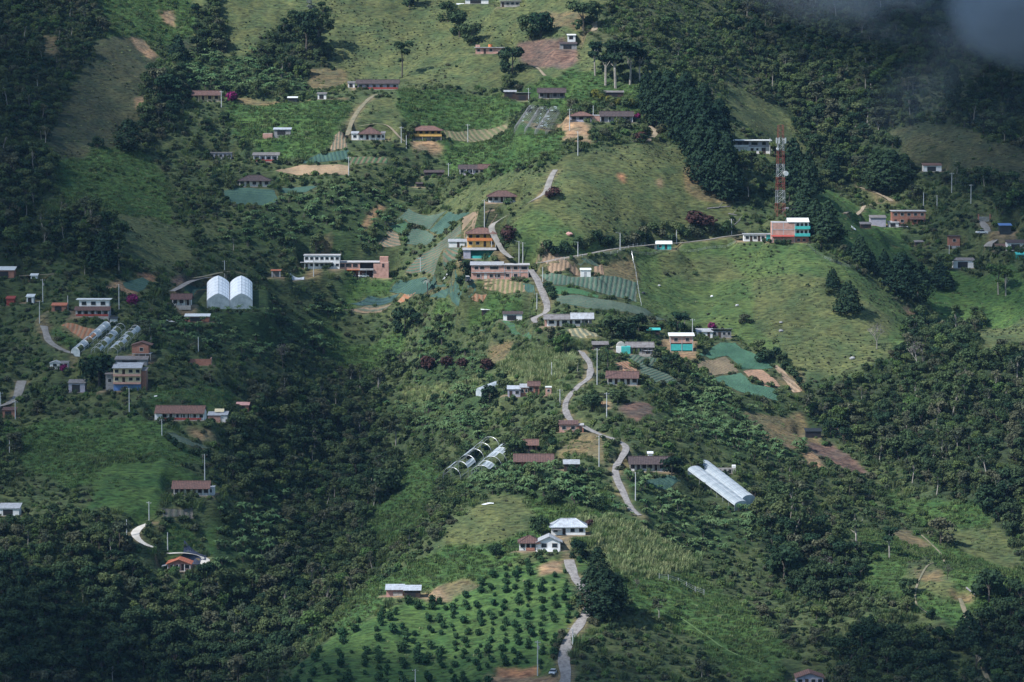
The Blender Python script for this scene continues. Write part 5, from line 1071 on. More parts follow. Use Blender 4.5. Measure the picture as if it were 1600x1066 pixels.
# stuff: what nobody could count, one object per kind, planted by geometry nodes
def mass(name, pts, meshes, smin, smax, label, cat, seed=0, tilt=.12):
    x, y, z = pts; n = len(x)
    if n == 0: return
    rg = np.random.default_rng(seed + 100); me = bpy.data.meshes.new(name); me.vertices.add(n); me.vertices.foreach_set('co', np.stack([x, y, z - .12], -1).astype(np.float32).ravel())
    for an, ty, val in (('sc', 'FLOAT', (smin + (smax - smin) * rg.beta(1.6, 2.2, n) * 1.3) * (1 + .4 * fbm(x, y, 22, 2, seed))), ('kind_index', 'INT', rg.integers(0, len(meshes), n))):
        a = me.attributes.new(an, ty, 'POINT'); a.data.foreach_set('value', val.astype(np.float32 if ty == 'FLOAT' else np.int32))
    a = me.attributes.new('rot', 'FLOAT_VECTOR', 'POINT'); a.data.foreach_set('vector', np.stack([rg.normal(0, tilt, n), rg.normal(0, tilt, n), rg.uniform(0, 6.283, n)], -1).astype(np.float32).ravel())
    o = bpy.data.objects.new(name, me); C.objects.link(o); tag(o, label, cat, kind='stuff')
    col = bpy.data.collections.new(name + '_kinds')
    for k, m_ in enumerate(meshes): q = bpy.data.objects.new(f'{name}_kind_{k:02d}', m_); col.objects.link(q)
    g = bpy.data.node_groups.new(name, 'GeometryNodeTree'); g.interface.new_socket('Geometry', in_out='INPUT', socket_type='NodeSocketGeometry'); g.interface.new_socket('Geometry', in_out='OUTPUT', socket_type='NodeSocketGeometry')
    N = g.nodes; L = g.links; gi = N.new('NodeGroupInput'); go = N.new('NodeGroupOutput'); ip = N.new('GeometryNodeInstanceOnPoints'); ci = N.new('GeometryNodeCollectionInfo')
    ci.inputs['Collection'].default_value = col; ci.inputs['Separate Children'].default_value = True; ci.inputs['Reset Children'].default_value = True
    ip.inputs['Pick Instance'].default_value = True
    def attr(nm, ty): a_ = N.new('GeometryNodeInputNamedAttribute'); a_.data_type = ty; a_.inputs['Name'].default_value = nm; return a_.outputs['Attribute']
    L.new(gi.outputs[0], ip.inputs['Points']); L.new(ci.outputs[0], ip.inputs['Instance']); L.new(attr('kind_index', 'INT'), ip.inputs['Instance Index'])
    L.new(attr('rot', 'FLOAT_VECTOR'), ip.inputs['Rotation']); L.new(attr('sc', 'FLOAT'), ip.inputs['Scale']); L.new(ip.outputs[0], go.inputs[0])
    md = o.modifiers.new('planting', 'NODES'); md.node_group = g
    return o

# the wood: the 300 largest-looking trees stand alone, the rest is one mass
BROAD = [mesh_pair('broad', 100 + k, 'dark') for k in range(8)]; BROADJ = [mesh_pair('broad', 100 + k, 'dark', joined=True) for k in range(8)] + [mesh_pair('broad', 120 + k, 'mid', joined=True) for k in range(4)] + [mesh_pair('broad', 130, 'olive', joined=True), mesh_pair('broad', 131, 'light', joined=True), mesh_pair('open', 132, 'olive', PALEBARK, True), mesh_pair('open', 133, 'mid', PALEBARK, True), mesh_pair('broad', 134, 'olive', joined=True), mesh_pair('broad', 136, 'light', joined=True), mesh_pair('broad', 137, 'mid', joined=True), mesh_pair('broad', 135, 'mid', joined=True)]
fx, fy, fz = scatter('F', 4.5, seed=3)
ppx, ppy, pf = project(fx, fy, fz); inside = (ppx > 0) & (ppx < 1600) & (ppy > 5) & (ppy < 1066)
order = np.argsort(np.where(inside, pf, 1e9))[:280]; sel = np.zeros(len(fx), bool); sel[order] = True
rg = np.random.default_rng(5)
for k in order:
    if ppx[k] < 760: lab, gr = 'dark green broadleaf tree in the dense wood filling the lower left hollow', 'broadleaf trees of the lower left wood'
    else: lab, gr = 'dark green broadleaf tree in the dense wood at the lower right', 'broadleaf trees of the lower right wood'
    cm, tm = BROAD[rg.integers(0, 8)]; s = .5 + .65 * rg.beta(1.7, 1.9)
    plant('broadleaf_tree', cm, tm, fx[k], fy[k], s, rg.uniform(0, 6.28), lab, 'tree', gr)
mass('distant_forest', (fx[~sel], fy[~sel], fz[~sel]), BROADJ, .42, .98, 'dense broadleaf forest covering the ravines and shaded slopes', 'forest', 1)
SHR = [mesh_pair('shrub', 200 + k, f, joined=True) for k, f in enumerate(('mid', 'mid', 'light', 'dark', 'olive', 'mid'))]
mass('undergrowth', scatter('SHF', 2.15, False, seed=11, prob=.86), SHR + [mesh_pair('cane', 207, 'mid')[0], mesh_pair('cane', 208, 'light')[0], mesh_pair('grass', 209, 'light')[0]], .4, 1.2, 'mixed green scrub and low bushes between the farms', 'undergrowth', 2)
mass('green_brush', scatter('L', 3.2, False, seed=12, prob=.5, patch=(12, -.05)), [mesh_pair('shrub', 210 + k, f, joined=True) for k, f in enumerate(('light', 'light', 'mid'))], .35, .9, 'bright green low brush on the moist slopes', 'brush', 3)
mass('scrub_woodland', scatter('SH', 6.5, True, seed=13, prob=.55, patch=(38, -.08)), BROADJ[:3] + BROADJ[8:] + BROADJ[8:12], .22, .85, 'small scattered broadleaf trees in the scrub between the farms', 'woodland', 4)
mass('banana_grove', scatter('B', 2.6, False, seed=14, prob=.8), [mesh_pair('banana', 220 + k, 'banana', joined=True) for k in range(6)] + [SHR[0], SHR[3], SHR[1], SHR[2]], .5, 1.1, 'mass of banana plants with arching pale green leaves', 'banana plants', 5)
mass('grove_trees', scatter('B', 9.0, True, seed=15, prob=.5), BROADJ[:4] + BROADJ[8:11], .4, .75, 'small dark trees standing between the banana plants', 'trees', 6)
mass('cane_field', scatter('K', 1.5, False, seed=16, prob=.92), [mesh_pair('cane', 230 + k, 'cane') [0] for k in range(4)] + [mesh_pair('cane', 236, 'light')[0]], .7, 1.2, 'tall yellow-green sugar cane in a thick stand', 'cane', 7, .05)
mass('rough_grass', scatter('GPQRLHD', 2.3, False, seed=17, prob=.7, patch=(7, -.05)), [mesh_pair('grass', 240 + k, f)[0] for k, f in enumerate(('light', 'mid', 'cane', 'olive'))], .35, .95, 'tufts of rough grass over the pastures', 'grass', 8, .05)
mass('lush_grass', scatter('L', 1.7, False, seed=19, prob=.9), [mesh_pair('grass', 250 + k, f)[0] for k, f in enumerate(('light', 'light', 'mid'))], .6, 1.5, 'tall lush grass on the moist slopes', 'grass', 10, .05)
mass('pasture_tussocks', scatter('PGQ', 1.9, False, seed=20, prob=.75, patch=(16, .10)), [mesh_pair('shrub', 260 + k, f, joined=True) for k, f in enumerate(('olive', 'dark', 'olive'))] + [mesh_pair('grass', 264, 'olive')[0]], .12, .42, 'dark tussocks in broken bands across the pastures', 'tussocks', 11)
mass('pasture_scrub', scatter('PGQH', 8.0, False, seed=18, prob=.3, patch=(30, .08)), SHR, .35, .8, 'low dark bushes scattered over the pastures', 'bushes', 9)

# ------------------------------------------------------------------ trees that stand out, each planted where it grows
def size_at(p, hpx): return hpx * mpp(p)
PC = {}
def cached(kind, seed, fol, bark=None):
    k = (kind, seed, fol, bark.name if bark else '')
    if k not in PC: PC[k] = mesh_pair(kind, seed, fol, bark)
    return PC[k]
NAT = {'broad': 7.2, 'open': 10.0, 'conifer': 1.0, 'cypress': 1.0, 'bush': 2.6, 'shrub': 1.7, 'palm': 5.6, 'twiggy': 6.5, 'banana': 3.4}
def tree(kind, px, py, hpx, fol, label, name=None, cat='tree', wide=1.0, group=None, bark=None, seed=None):
    p = at(px, py); h = size_at(p, hpx); s = h / NAT[kind]; sd = seed if seed is not None else 300 + int(px) % 4
    cm, tm = cached(kind, sd, fol, bark)
    o = plant(name or {'broad': 'broadleaf_tree', 'open': 'tall_tree', 'conifer': 'conifer', 'cypress': 'cypress', 'bush': 'bush', 'shrub': 'shrub', 'palm': 'palm_tree', 'twiggy': 'bare_tree', 'banana': 'banana_plant'}[kind], cm, tm, p[0], p[1], s * wide, random.uniform(0, 6.28), label, cat, group, sz=s, sink=.25)
    return o
G = 'dark cypresses of the grove above the knoll pasture'
for k, (px, py, h) in enumerate([(1026, 198, 88), (1044, 206, 96), (1062, 224, 98), (1080, 242, 106), (1098, 258, 108), (1120, 264, 96), (1092, 285, 92), (1112, 302, 104), (1134, 313, 104), (1146, 316, 62), (1124, 238, 84), (1072, 200, 88), (1100, 214, 84), (1010, 180, 66), (1128, 300, 96)]):
    tree('cypress', px, py, h, 'conifer', 'tall dark cypress packed in the grove above the knoll pasture', group=G, wide=1.0)
for k, (px, py, h) in enumerate([(946, 134, 66), (962, 138, 74), (984, 132, 64), (930, 118, 52), (1000, 128, 50)]):
    tree('open', px, py, h, 'conifer', 'tall dark tree with pale leaning trunk below the dug brown plot', group='tall trees right of the brown plot', bark=PALEBARK, wide=1.3)
tree('broad', 800, 116, 46, 'conifer', 'round dark tree standing alone at the left foot of the ploughed plot', wide=.85)
tree('conifer', 278, 97, 44, 'conifer', 'dark cone-shaped tree below the orange landslip scars', wide=1.1)
tree('cypress', 201, 236, 50, 'conifer', 'broad black-green tree at the bottom of the brown left pasture', wide=1.9)
tree('broad', 262, 165, 46, 'dark', 'dark bushy tree at the right edge of the brown left pasture')
tree('open', 628, 122, 56, 'dark', 'slim dark tree above the long dark house with red skirting')
tree('open', 478, 92, 72, 'conifer', 'tall dark tree above the upper left banana planting', wide=1.2); tree('open', 498, 78, 60, 'dark', 'tall grey-green tree beside the tall dark one above the bananas', wide=1.2)
for px, py, h, lb in ((845, 58, 46, 'grey-green tree left of the straw coloured plot at the top'), (828, 60, 40, 'smaller rounded tree left of the straw plot tree'), (912, 48, 50, 'dark tree beside the pale path at the top'), (640, 12, 36, 'dark crown at the top edge above the slim tree'), (700, 34, 34, 'dark bushy tree in the clump below the tin shelters'), (718, 58, 40, 'middle tree of the clump below the tin shelters'), (736, 68, 34, 'lowest tree of the clump below the tin shelters')):
    tree('broad', px, py, h, 'dark', lb)
tree('silver' if False else 'open', 487, 24, 28, 'silver', 'pale silvery tree at the top left of centre', name='silver_tree')
for px, py, h, wd, lb in ((1325, 488, 54, 1.05, 'dark cone-shaped tree alone in the right pasture'), (1301, 451, 36, .9, 'slender small conifer up-slope of the lone pasture cone tree'), (1344, 412, 48, 1.0, 'conifer at the top left of the row below the grey sheds'), (1362, 426, 34, .9, 'short conifer in the middle of the row below the grey sheds'), (1381, 427, 40, .9, 'conifer at the right end of the row below the grey sheds'), (1468, 449, 42, 1.4, 'broad dark conifer left of the white house with flat grey roof'),
                          (1292, 372, 62, 1.1, 'tall ragged conifer right of the house with green balconies'), (1240, 296, 84, .9, 'tall dark conifer directly right of the telecom mast'), (1262, 306, 72, .9, 'dark conifer second from the telecom mast'), (1300, 282, 46, 1.0, 'young conifer on the bright slope right of the mast'), (1255, 350, 60, 1.1, 'dark conifer behind the house with green balconies'), (1274, 360, 52, 1.1, 'rightmost conifer close behind the green balcony house'),
                          (1325, 398, 20, 1, 'very small conifer in the strip above the right pasture'), (1512, 1012, 62, 1.1, 'pointed dark conifer at the lower right by the dirt path'), (1360, 1002, 46, .9, 'slim pointed conifer in the lower right meadow'), (160, 420, 62, 1.1, 'ragged dark conifer above the left road'), (1340, 868, 20, .9, 'tiny conifer by the tall trunked tree')):
    tree('conifer', px, py, h, 'conifer', lb, wide=wd)
for px, py, h, lb in ((1408, 466, 72, 'huge dark cypress, left one of the pair at the pasture edge'), (1434, 474, 66, 'huge dark cypress, right one of the pair at the pasture edge')): tree('cypress', px, py, h, 'conifer', lb, wide=1.5)
tree('cypress', 1489, 168, 68, 'conifer', 'narrow black cypress standing in the mist at the upper right', wide=.9)
for px, py, h, lb in ((1370, 298, 62, 'wide dark tree above the dirt path on the right slope'), (1392, 300, 66, 'second wide dark tree above the dirt path'), (1412, 290, 50, 'rightmost wide dark tree above the dirt path')): tree('cypress', px, py, h, 'dark', lb, wide=1.6)
for px, py, h, wd, lb in ((925, 958, 74, 1.5, 'large dark pine overhanging the road above the orchard'), (946, 968, 82, 1.5, 'largest dark pine right of the road above the orchard'), (934, 905, 52, 1.4, 'dark pine behind the large one by the road'), (962, 955, 60, 1.4, 'dark pine at the right of the roadside pines')): tree('cypress', px, py, h, 'conifer', lb, wide=wd)
for px, py, h, fol, lb in ((1338, 862, 68, 'dark', 'tall tree with straight pale trunk casting a long shadow at the lower right'), (1390, 872, 50, 'dark', 'thin trunked tree right of the tall shadow-casting tree'), (1560, 460, 46, 'light', 'umbrella crowned tree with white twisted trunk at the right edge'), (1572, 462, 42, 'light', 'second white-trunked tree at the right edge'), (1300, 862, 24, 'mid', 'short pale trunked tree at the wood edge'),
                           (618, 696, 40, 'olive', 'pale trunked tree at the top edge of the ravine wood'), (592, 616, 36, 'olive', 'thin grey tree above the ravine wood'), (186, 425, 50, 'dark', 'dark tree with grey bare trunk by the left road'), (235, 540, 46, 'olive', 'feathery olive tree above the pink brick box house'), (1030, 968, 34, 'olive', 'flat crowned tree in the lower meadow'), (640, 858, 34, 'dark', 'round topped tree above the farm shed')):
    tree('open', px, py, h, fol, lb, bark=PALEBARK, wide=1.25)
for px, py, h, fol, wd, lb in ((632, 522, 46, 'conifer', .8, 'tall blue-green tree below the teal plots'), (605, 776, 54, 'dark', .95, 'dark tree jutting into the bright green slope by the ravine'), (775, 870, 26, 'dark', .9, 'small rounded tree left of the orchard house'), (904, 874, 34, 'conifer', .9, 'round dark tree at the road bend by the orchard house'), (843, 834, 36, 'dark', .9, 'dark leafy tree behind the orchard house'),
                           (1048, 577, 26, 'conifer', 1, 'round dark tree between the two lower plots'), (863, 788, 26, 'dark', 1.2, 'rounded dark tree on the mound below the banana plants'), (936, 795, 22, 'dark', 1.2, 'small dark tree near the road below the banana plants'), (680, 842, 20, 'olive', 1.3, 'spreading olive tree on the mound slope'), (1420, 930, 30, 'dark', 1, 'dark rounded tree in the lower right meadow'), (1280, 925, 52, 'dark', 1, 'very large dark tree with mottled crown at the lower right wood'),
                           (1225, 905, 62, 'dark', 1, 'large rounded tree at the left of the lower right wood'), (1470, 850, 40, 'olive', 1.1, 'olive tree left of the small round meadow'), (1545, 800, 50, 'dark', 1, 'dark tree above the round meadow'), (975, 530, 34, 'conifer', 1.2, 'dark tree behind the road-fork farmhouse'), (955, 520, 34, 'dark', 1.2, 'leafy tree directly behind the terrace of the farmhouse'), (998, 520, 28, 'conifer', 1.2, 'rightmost dark tree behind the terrace'),
                           (760, 372, 0, '', 0, ''), (1295, 460, 14, 'mid', 1.2, 'low bush by the slender pasture conifer'), (1164, 505, 16, 'olive', 1.3, 'grey-green bush in the lower part of the right pasture'), (925, 640, 30, 'dark', 1.2, 'dark tree beside the middle road bend'), (965, 630, 26, 'dark', 1.2, 'bushy tree below the white farmhouse with old tiles'), (765, 630, 34, 'conifer', .9, 'dark tree in front of the small white tunnel'),
                           (1050, 742, 28, 'conifer', 1.3, 'dark bush tree at the end of the maroon farmhouse'), (155, 605, 62, 'conifer', 1.0, 'very dark tall tree left of the stacked balcony house'), (755, 430, 0, '', 0, ''), (735, 428, 28, 'conifer', 1.4, 'dark trees at the left end of the pink apartment house'), (790, 382, 22, 'dark', .9, 'dark tree at the right corner of the yellow house'), (1545, 940, 60, 'dark', 1, 'dark tree on the ridge at the far lower right'), (500, 480, 24, 'dark', 1, 'small dark tree below the pale two-storey house')):
    if h: tree('broad', px, py, h, fol, lb, wide=wd)
tree('palm', 787, 388, 24, 'dark', 'small palm leaning at the right of the yellow house'); tree('palm', 668, 462, 30, 'silver', 'bushy palm standing in the teal plots'); tree('palm', 1412, 600, 20, 'mid', 'small palm at the top of the right wood'); tree('palm', 950, 575, 28, 'dark', 'palm at the right of the upper winding road')
tree('twiggy', 442, 575, 42, 'grey', 'leafless grey tree above the ravine wood'); tree('twiggy', 1292, 905, 40, 'grey', 'leafless violet-grey tree in the lower right wood'); tree('twiggy', 1370, 545, 44, 'grey', 'white twiggy tree at the top of the right wood', bark=PALEBARK); tree('twiggy', 1432, 575, 46, 'grey', 'second white twiggy tree in the right wood', bark=PALEBARK); tree('twiggy', 995, 920, 18, 'grey', 'low bare grey bush in the lower meadow'); tree('twiggy', 1480, 905, 26, 'grey', 'bare grey bush at the lower right below the meadow')
for px, py, h, fol, nm, lb in ((362, 160, 18, 'purple', 'bougainvillea', 'dark purple bush beside the maroon farmhouse'), (995, 189, 13, 'purple', 'bougainvillea', 'bright magenta bush at the end of the long lilac house'), (208, 478, 20, 'purple', 'bougainvillea', 'purple bush above the left field near a pole'), (100, 582, 14, 'purple', 'bougainvillea', 'magenta bush before the pale jumbled hut'), (1112, 516, 14, 'purple', 'bougainvillea', 'crimson bush behind the double sheet roof house'),
                               (797, 377, 26, 'maroon', 'maroon_tree', 'maroon leaved tree on the bank right of the yellow house'), (668, 580, 26, 'maroon', 'maroon_tree', 'wine red tree, leftmost of the row in the scrub'), (698, 575, 20, 'maroon', 'maroon_tree', 'wine red tree, second of the row in the scrub'), (722, 576, 18, 'maroon', 'maroon_tree', 'wine red tree, third of the row in the scrub'), (759, 580, 22, 'maroon', 'maroon_tree', 'wine red tree, rightmost of the row in the scrub'), (866, 308, 18, 'maroon', 'maroon_tree', 'maroon bush at the foot of the upper road'), (857, 309, 12, 'maroon', 'maroon_tree', 'smaller maroon bush left by the upper road'), (922, 826, 16, 'maroon', 'maroon_tree', 'maroon bush right of the bluish grey hip roof'), (1002, 222, 18, 'maroon', 'maroon_tree', 'maroon bush on the knoll top beside the cypress grove'),
                               (1089, 352, 24, 'maroon', 'brush_pile', 'brown heap of cut brush, left one on the knoll pasture'), (1102, 356, 22, 'maroon', 'brush_pile', 'brown heap of cut brush, right one on the knoll pasture')):
    tree('bush', px, py, h, fol, lb, name=nm, cat='brush pile' if nm == 'brush_pile' else 'bush', wide=1.2 if nm != 'brush_pile' else 1.8)
# hedges: every bush of a row stands alone
def hedge(P, step, hpx, fols, label, group, kind='bush', wide=1.1):
    L = smooth_line([at(*p) for p in P], 1.0); acc = 0; last = L[0]
    for p in L:
        if np.hypot(*(p - last)) < step and p is not L[0]: continue
        last = p; h = size_at(p, hpx) * random.uniform(.7, 1.2); s = h / NAT[kind]; cm, tm = cached(kind, 300 + random.randrange(4), random.choice(fols))
        plant('hedge_bush', cm, tm, p[0] + random.uniform(-.6, .6), p[1] + random.uniform(-1, 1), s * wide, random.uniform(0, 6.28), label, 'bush', group, sz=s)
hedge([(812, 402), (850, 398), (900, 390), (925, 384), (955, 381)], 2.0, 17, ('dark', 'mid', 'conifer'), 'dark green bush in the hedge above the ridge road west of the turquoise hut', 'hedge above the ridge road')
hedge([(965, 380), (995, 384), (1020, 374), (1060, 372), (1100, 366), (1140, 358)], 2.0, 18, ('dark', 'mid', 'olive'), 'dark green bush in the thick hedge behind the turquoise hut', 'hedge behind the turquoise hut')
hedge([(925, 152), (945, 160), (970, 166), (1000, 170)], 2.0, 15, ('hedge', 'mid'), 'yellow-green bush in the hedge in front of the grey roofed shed', 'yellow-green hedge')
hedge([(1000, 565), (1030, 580), (1060, 594), (1080, 606)], 2.2, 12, ('dark', 'mid'), 'bush in the green line beside the lower teal plot', 'bush line beside the lower plot')
hedge([(1180, 568), (1215, 560), (1235, 585), (1258, 612)], 2.4, 18, ('dark', 'mid', 'conifer'), 'dark bush in the line above the tan edge of the slope plot', 'bush line above the slope plot')
hedge([(1188, 382), (1210, 381), (1240, 384)], 1.8, 8, ('dark',), 'clipped bush at the foot of the brick and turquoise houses', 'bushes at the foot of the mast houses')
hedge([(853, 450), (858, 458), (864, 470)], 1.8, 16, ('conifer', 'dark'), 'dark bush at the right side of the road below the apartment house', 'bushes by the road bend')
hedge([(700, 405), (716, 420), (730, 432)], 2.2, 16, ('dark', 'mid'), 'bush on the bank left of the teal garage', 'bushes on the bank of the garage')
hedge([(880, 745), (905, 742), (938, 745)], 2.4, 15, ('conifer',), 'small dark rounded bush beside the pale grey sheet shed', 'bushes beside the grey sheet shed')
hedge([(255, 680), (275, 700), (300, 712), (330, 714)], 2.4, 14, ('dark', 'conifer'), 'dark bush along the lower edge of the small teal field', 'bushes below the small teal field')
hedge([(885, 985), (873, 1005), (862, 1030)], 2.0, 12, ('olive', 'dark'), 'olive brown bush on the verge left of the lower road', 'bushes on the road verge')

# orchard: rows of citrus bushes, each its own thing
ox, oy, oz = scatter('R', 3.75, False, seed=31, prob=.9, jit=.24)
px_, py_, _ = project(ox, oy, oz); m_ = (px_ < 910) & (px_ > 430) & (py_ > 868) & (py_ < 1075)
rg = np.random.default_rng(8); keep = [k for k in np.where(m_)[0] if rg.uniform() < np.clip(.65 + (px_[k] - 560) / 500, .6, 1)]
rest = keep[300:]; keep = keep[:300]
if rest: mass('outer_orchard', (ox[rest], oy[rest], oz[rest]), [mesh_pair('bush', 406 + k, 'orchard', joined=True) for k in range(3)], .5, 1.0, 'far rows of the orchard up the slope', 'orchard', 12)
CIT = [mesh_pair('bush', 400 + k, 'orchard') for k in range(5)]
for k in keep:
    cm, tm = CIT[rg.integers(0, 5)]; s = (.36 + .78 * rg.beta(2, 2)) * (1.25 if px_[k] < 680 else 1.05)
    plant('citrus_bush', cm, tm, ox[k], oy[k], s, rg.uniform(0, 6.28), 'rounded dark green bush in the orchard rows below the white house', 'bush', 'orchard bushes left of the lower road', crown='foliage')

# ------------------------------------------------------------------ utility poles
def pole(px, py, top, label, arm=True, lamp=False, box=False, mat='pole'):
    p = at(px, py); h = (py - top) * mpp(p) / math.cos(PITCH); h = max(5.5, min(h, 13)); o = empty('utility_pole', (p[0], p[1], float(hz(*p))), random.uniform(-.5, .5), label, 'utility pole')
    MB().bar((0, 0, -.8), (0, 0, h), .19, 8, .12).build('shaft', T[mat], o)
    if arm:
        a = MB().box(-.9, .9, -.06, .06, h - .55, h - .43).build('crossarm', T['wood'] if random.random() < .5 else T['steel'], o)
        b = MB()
        for x in (-.8, -.3, .8): b.bar((x, 0, h - .43), (x, 0, h - .2), .06, 6)
        b.build('insulators', T['white'], a)
    if lamp: MB().bar((0, 0, h - .3), (-1.3, -.3, h + .1), .05, 5).box(-1.8, -1.2, -.42, -.18, h + .02, h + .14).build('lamp_arm', T['steel'], o)
    if box: MB().bar((.35, -.1, h - 2.4), (.35, -.1, h - 1.5), .3, 10).build('transformer', T['zinc'], o)
for a in [(903, 243, 205, 'pale pole at the top left corner of the knoll pasture'), (890, 204, 170, 'pole at the left end of the long lilac house'), (927, 186, 172, 'short pole before the brick middle of the long lilac house', False), (826, 159, 138, 'pole in front of the metal-roofed wooden shed'), (346, 167, 142, 'pole at the right end of the maroon farmhouse'),
          (627, 223, 198, 'pole left of the orange veranda house'), (635, 232, 212, 'short pole below the one left of the orange veranda house', False), (731, 222, 194, 'pole above the tan rows right of the orange veranda house'), (545, 274, 245, 'pole at the end of the straw coloured plots'), (701, 278, 255, 'pole left of the house with open left bay'),
          (757, 356, 312, 'tall white pole between the plots above the yellow house'), (657, 424, 404, 'small pole at the lower edge of the large plot'), (490, 432, 406, 'pole before the pale two-storey house', False), (811, 411, 376, 'left pole of the pair behind the apartment house', True, True), (817, 411, 378, 'right pole of the pair behind the apartment house'), (848, 440, 418, 'pole in the tan field beside the road bend', False),
          (839, 486, 458, 'pole left of the road below the apartment house'), (969, 391, 364, 'street light pole on the ridge road left of the turquoise hut', False, True), (903, 401, 378, 'pole against the ridge road hedge', False, True), (1057, 380, 360, 'pole just right of the turquoise hut', False), (1143, 366, 342, 'pole with white crossarm left of the white house with turquoise ends', True), (1203, 241, 216, 'pole at the right corner of the white two-storey house', False),
          (1422, 284, 256, 'pole in the dark grass above the red brick house'), (1487, 301, 270, 'pole with white foot at the shaded right'), (1517, 318, 288, 'tall thin pole at the shaded right'), (1443, 322, 303, 'pole on the slope above the red brick house', False), (1464, 326, 313, 'short T-shaped pole right of the red brick house'), (1483, 411, 383, 'pole left of the white house with flat grey roof'),
          (186, 483, 444, 'pale pole right of the white two-storey block'), (67, 474, 436, 'pole above the red huts at the left', True, False, True), (62, 505, 470, 'pole beside the left driveway'), (106, 485, 466, 'short pole beside the low red brick shed', False), (202, 644, 606, 'pole below the stacked balcony house'), (310, 550, 532, 'pole right of the pink brick box', False), (320, 750, 709, 'tall pole above the mottled tile farmhouse'), (253, 680, 657, 'pole below the left end of the long farmhouse'),
          (233, 815, 783, 'pole at the top of the pale driveway'), (198, 838, 814, 'pole left of the pale driveway', False), (262, 858, 837, 'pole above the orange-roofed cottage', False), (933, 601, 544, 'tall pole right of the winding road'), (875, 633, 609, 'pole left of the road bend', True), (948, 656, 613, 'pole in the scrub right of the middle road'), (936, 729, 680, 'pole in front of the straw brown plot'), (993, 782, 737, 'pole below the maroon tile farmhouse'),
          (1082, 530, 498, 'pole behind the turquoise wrapped house'), (862, 590, 566, 'thin pole in the cane left of the winding road', False), (840, 1056, 1000, 'pole with transformer at the bottom beside the parked car', True, False, True), (895, 1011, 984, 'street light pole on the lower road', False, True), (351, 433, 407, 'pole where the paved track meets the white greenhouse'), (649, 1075, 1050, 'pole top showing at the bottom edge of the orchard'), (15, 708, 680, 'grey pole in the grass at the far left'), (1, 637, 613, 'pole at the left edge beside the pale lane'), (24, 655, 626, 'pole right of the pale lane at the left edge'), (1302, 868, 852, 'short pole at the edge of the lower right wood', False)]: pole(*a)

# ------------------------------------------------------------------ telecom mast
def mast():
    p = at(1219, 338); h = 143 * mpp(p); o = empty('telecom_mast', (p[0], p[1], float(hz(*p))), R(12), 'tall red and white lattice telecom mast above the brick house', 'mast')
    hw = lambda z: 1.65 - .7 * z / h
    nb = 7; zs = [h * k / nb for k in range(nb + 1)]
    for k in range(nb):
        b = MB(); z0_, z1 = zs[k], zs[k + 1]; m = 2
        for sx, sy in ((-1, -1), (1, -1), (1, 1), (-1, 1)): b.bar((sx * hw(z0_), sy * hw(z0_), z0_), (sx * hw(z1), sy * hw(z1), z1), .085, 5)
        for q in range(m):
            a_, c_ = z0_ + (z1 - z0_) * q / m, z0_ + (z1 - z0_) * (q + 1) / m
            for i in range(4):
                s1 = ((-1, -1), (1, -1), (1, 1), (-1, 1))[i]; s2 = ((1, -1), (1, 1), (-1, 1), (-1, -1))[i]
                b.bar((s1[0] * hw(a_), s1[1] * hw(a_), a_), (s2[0] * hw(c_), s2[1] * hw(c_), c_), .03, 4); b.bar((s2[0] * hw(a_), s2[1] * hw(a_), a_), (s1[0] * hw(c_), s1[1] * hw(c_), c_), .03, 4)
                b.bar((s1[0] * hw(c_), s1[1] * hw(c_), c_), (s2[0] * hw(c_), s2[1] * hw(c_), c_), .035, 4)
        b.build('lattice_section', T['redsteel' if k % 2 == 0 else 'steel'], o)
    for q, (x, y) in enumerate(((-1.9, -.6), (1.9, -.6), (-1.2, -1.9), (1.3, -1.9), (0, 1.9))):
        b = MB().box(x - .18, x + .18, y - .12, y + .12, h * .80, h * .80 + 2.2); b.bar((x, y, h * .84), (x * .5, y * .5, h * .84), .06, 4); b.build('antenna_panel', T['white'], o)
    for z, x, r in ((h * .47, 1.9, 1.0), (h * .74, -1.6, .5)):
        d = MB(); d.bar((x, -1.0, z), (x, -1.5, z), r, 18, r * .95); d.build('dish', T['white'], o)
    o2 = empty('equipment_cabin', (p[0] + 4.5, p[1] + 1, float(hz(p[0] + 4.5, p[1] + 1))), 0, 'grey equipment cabins behind mesh at the foot of the telecom mast', 'cabin')
    MB().box(-2.6, -1, 0, 2, -1, 2.6).build('cabinet', T['zinc'], o2); MB().box(0, 2.6, .4, 2, -1, 2.2).build('cabinet', T['white'], o2)
    b = MB()
    for k in range(9): b.bar((-3.4 + k * .9, -1, -.8), (-3.4 + k * .9, -1, 2.4), .05, 4)
    for z in (.2, 1.2, 2.3): b.bar((-3.4, -1, z), (3.8, -1, z), .035, 4)
    b.build('fence', T['steel'], o2)
mast()

